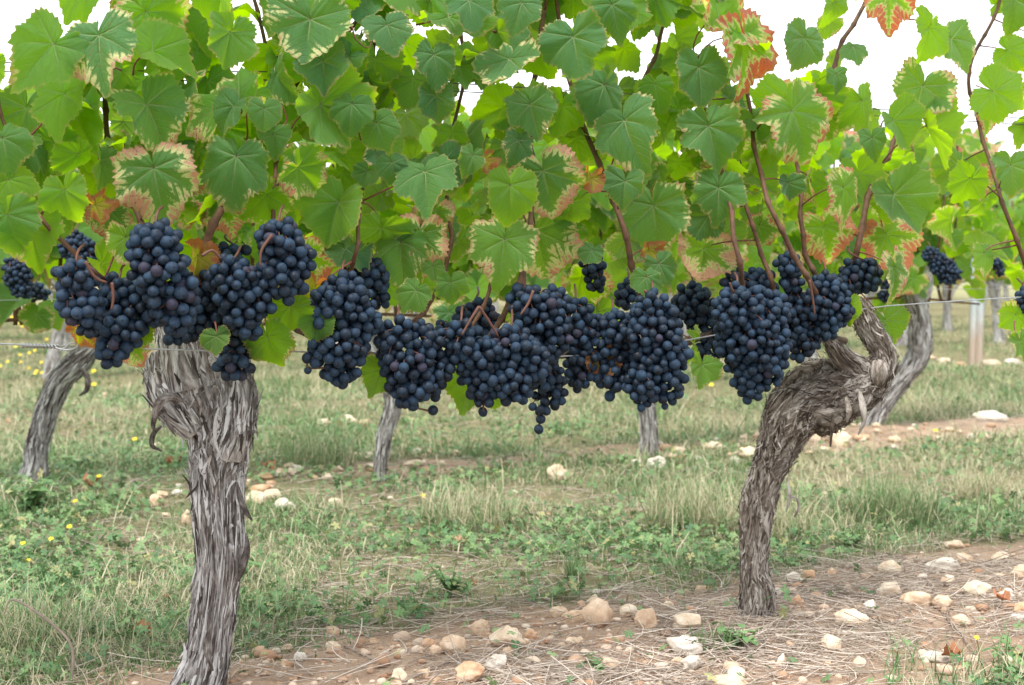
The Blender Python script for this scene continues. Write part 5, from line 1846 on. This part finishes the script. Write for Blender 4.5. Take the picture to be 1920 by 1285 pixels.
# leafy weeds and fallen leaves
def make_weed(px, py, n, hgt, label, r, size=.03):
    g = gpoint(px, py)
    root = tag(empty("weed_plant", g), label, "weed")
    sb, lb = Bag(), Bag()
    for k in range(n):
        a = r.uniform(0, 6.28)
        out = np.array([math.cos(a), math.sin(a), 0]) * r.uniform(.01, .05)
        tip = out + np.array([0, 0, hgt * r.uniform(.5, 1)])
        V, F = tube([np.zeros(3), out * .5 + np.array([0, 0, tip[2] * .55]), tip], [.0013, .001, .0008], 8, 5)
        sb.add(V, F)
        for m in range(5):
            t_ = .35 + .65 * m / 4
            p = out * t_ + np.array([0, 0, tip[2] * t_])
            az = r.uniform(0, 6.28)
            L = size * r.uniform(.6, 1.1)
            d = np.array([math.cos(az), math.sin(az), r.uniform(-.2, .5)])
            s = np.array([-math.sin(az), math.cos(az), 0])
            q = np.linspace(0, 1, 6)
            rowv = []
            for t2 in q:
                wdt = .30 * math.sin(math.pi * min(1, t2 * .9 + .06)) ** .8
                c = p + d * L * t2 - np.array([0, 0, .35 * L * t2 * t2])
                rowv += [c - s * wdt * L, c + np.array([0, 0, -.06 * L]), c + s * wdt * L]
            F = []
            for u_ in range(5):
                for v_ in range(2):
                    k0 = u_ * 3 + v_
                    F.append([k0, k0 + 1, k0 + 4, k0 + 3])
            lb.add(np.array(rowv), np.array(F), {"tone": np.full(18, np.clip(r.normal(.5, .18), 0, .95))})
    build("stem", np.concatenate(sb.V), sb.F, M_STEM, root)
    build("foliage", np.concatenate(lb.V), lb.F, M_COVER, root, None, True, None, {"tone": np.concatenate(lb.A["tone"])})


wr = np.random.default_rng(88)
make_weed(60, 968, 16, .085, "leafy green weed growing at the slanting trunk's foot", wr, .034)
make_weed(150, 880, 5, .05, "broad leaved weed right of the slanting trunk's foot", wr, .05)
make_weed(845, 1120, 7, .08, "upright young weed at the turf edge above the smooth round stone", wr, .028)
make_weed(1390, 1215, 8, .035, "small pale green sprout before the shaggy trunk", wr, .02)
make_weed(1110, 1255, 3, .02, "tiny sprout in straw beside the long grey twig", wr, .016)
make_weed(1890, 1235, 4, .03, "tiny clover-like sprout in the lower corner", wr, .02)
make_weed(450, 1095, 8, .05, "leafy clump right of the thick trunk's lower part", wr, .03)
make_weed(1600, 1030, 9, .04, "bluish low weed right of the shaggy trunk", wr, .022)

M_DRYLEAF = simple("dead_leaf", (0.40, 0.19, 0.10), (0.28, 0.11, 0.055), 60, .8, .2, .6)
for (x, y, L, lab) in [(270, 1208, 46, "curled brown leaf in the weeds left of the thick trunk"), (318, 1138, 22, "small upright brown leaf left of the thick trunk"), (325, 880, 34, "rusty fallen leaves' largest, behind the thick trunk"),
                       (170, 920, 40, "reddish fallen leaf by the slanting trunk"), (1880, 1140, 34, "dark red brown leaf lying by the sharp white stone"), (505, 890, 26, "rusty leaf in grass right of the thick trunk"),
                       (1790, 1248, 40, "reddish leaf in the fresh grass at the bottom"), (885, 780 + 330, 24, "small tan leaf fallen at the turf edge")]:
    g = gpoint(x, y)
    V, F, U = leaf_geo(wr, teeth=22, ts=(.2, .45, .7, .88, 1.0), cup=.7, fold=.5, wave=.2)
    V = V * PXM(L, g[1]) * .62
    V = V @ rot('Z', wr.uniform(0, 360)).T
    V[:, 2] -= V[:, 2].min()
    o = build("fallen_leaf", V, F, M_DRYLEAF, None, g + np.array([0, 0, .012]))
    tag(o, lab, "leaf", "fallen leaves")

# ------------------------------------------------------------------ far wood closing the view
def far_wood():
    r = np.random.default_rng(5)
    n = 26000
    a = r.uniform(-.75, .75, n)
    dist = r.uniform(46, 60, n)
    x, y = np.sin(a) * dist * 1.2, np.cos(a) * dist
    prof = 2.2 + 1.6 * noise2(a * 10, a * 0, 2.0, 61) + .6 * noise2(a * 40, a * 0, 2.0, 62)
    z = prof * r.random(n) ** .7
    s = r.uniform(.18, .5, n)
    az, el = r.uniform(0, 6.28, n), r.uniform(-.8, .8, n)
    d1 = np.stack([np.cos(az), np.sin(az) * .5, el], -1) * s[:, None]
    d2 = np.stack([-np.sin(az) * .4, np.cos(az) * .3, np.ones(n)], -1) * s[:, None] * .7
    c = np.stack([x, y, z], -1)
    V = np.stack([c - d1, c - d2, c + d1, c + d2], 1).reshape(-1, 3)
    F = np.arange(n * 4).reshape(-1, 4)
    o = build("far_wood", V, F, M_COVER, None, None, True, None, {"tone": np.repeat(np.clip(r.normal(.5, .25, n), 0, .95), 4)})
    tag(o, "distant line of bushes and trees beyond the vineyard", "wood", None, "stuff")


far_wood()
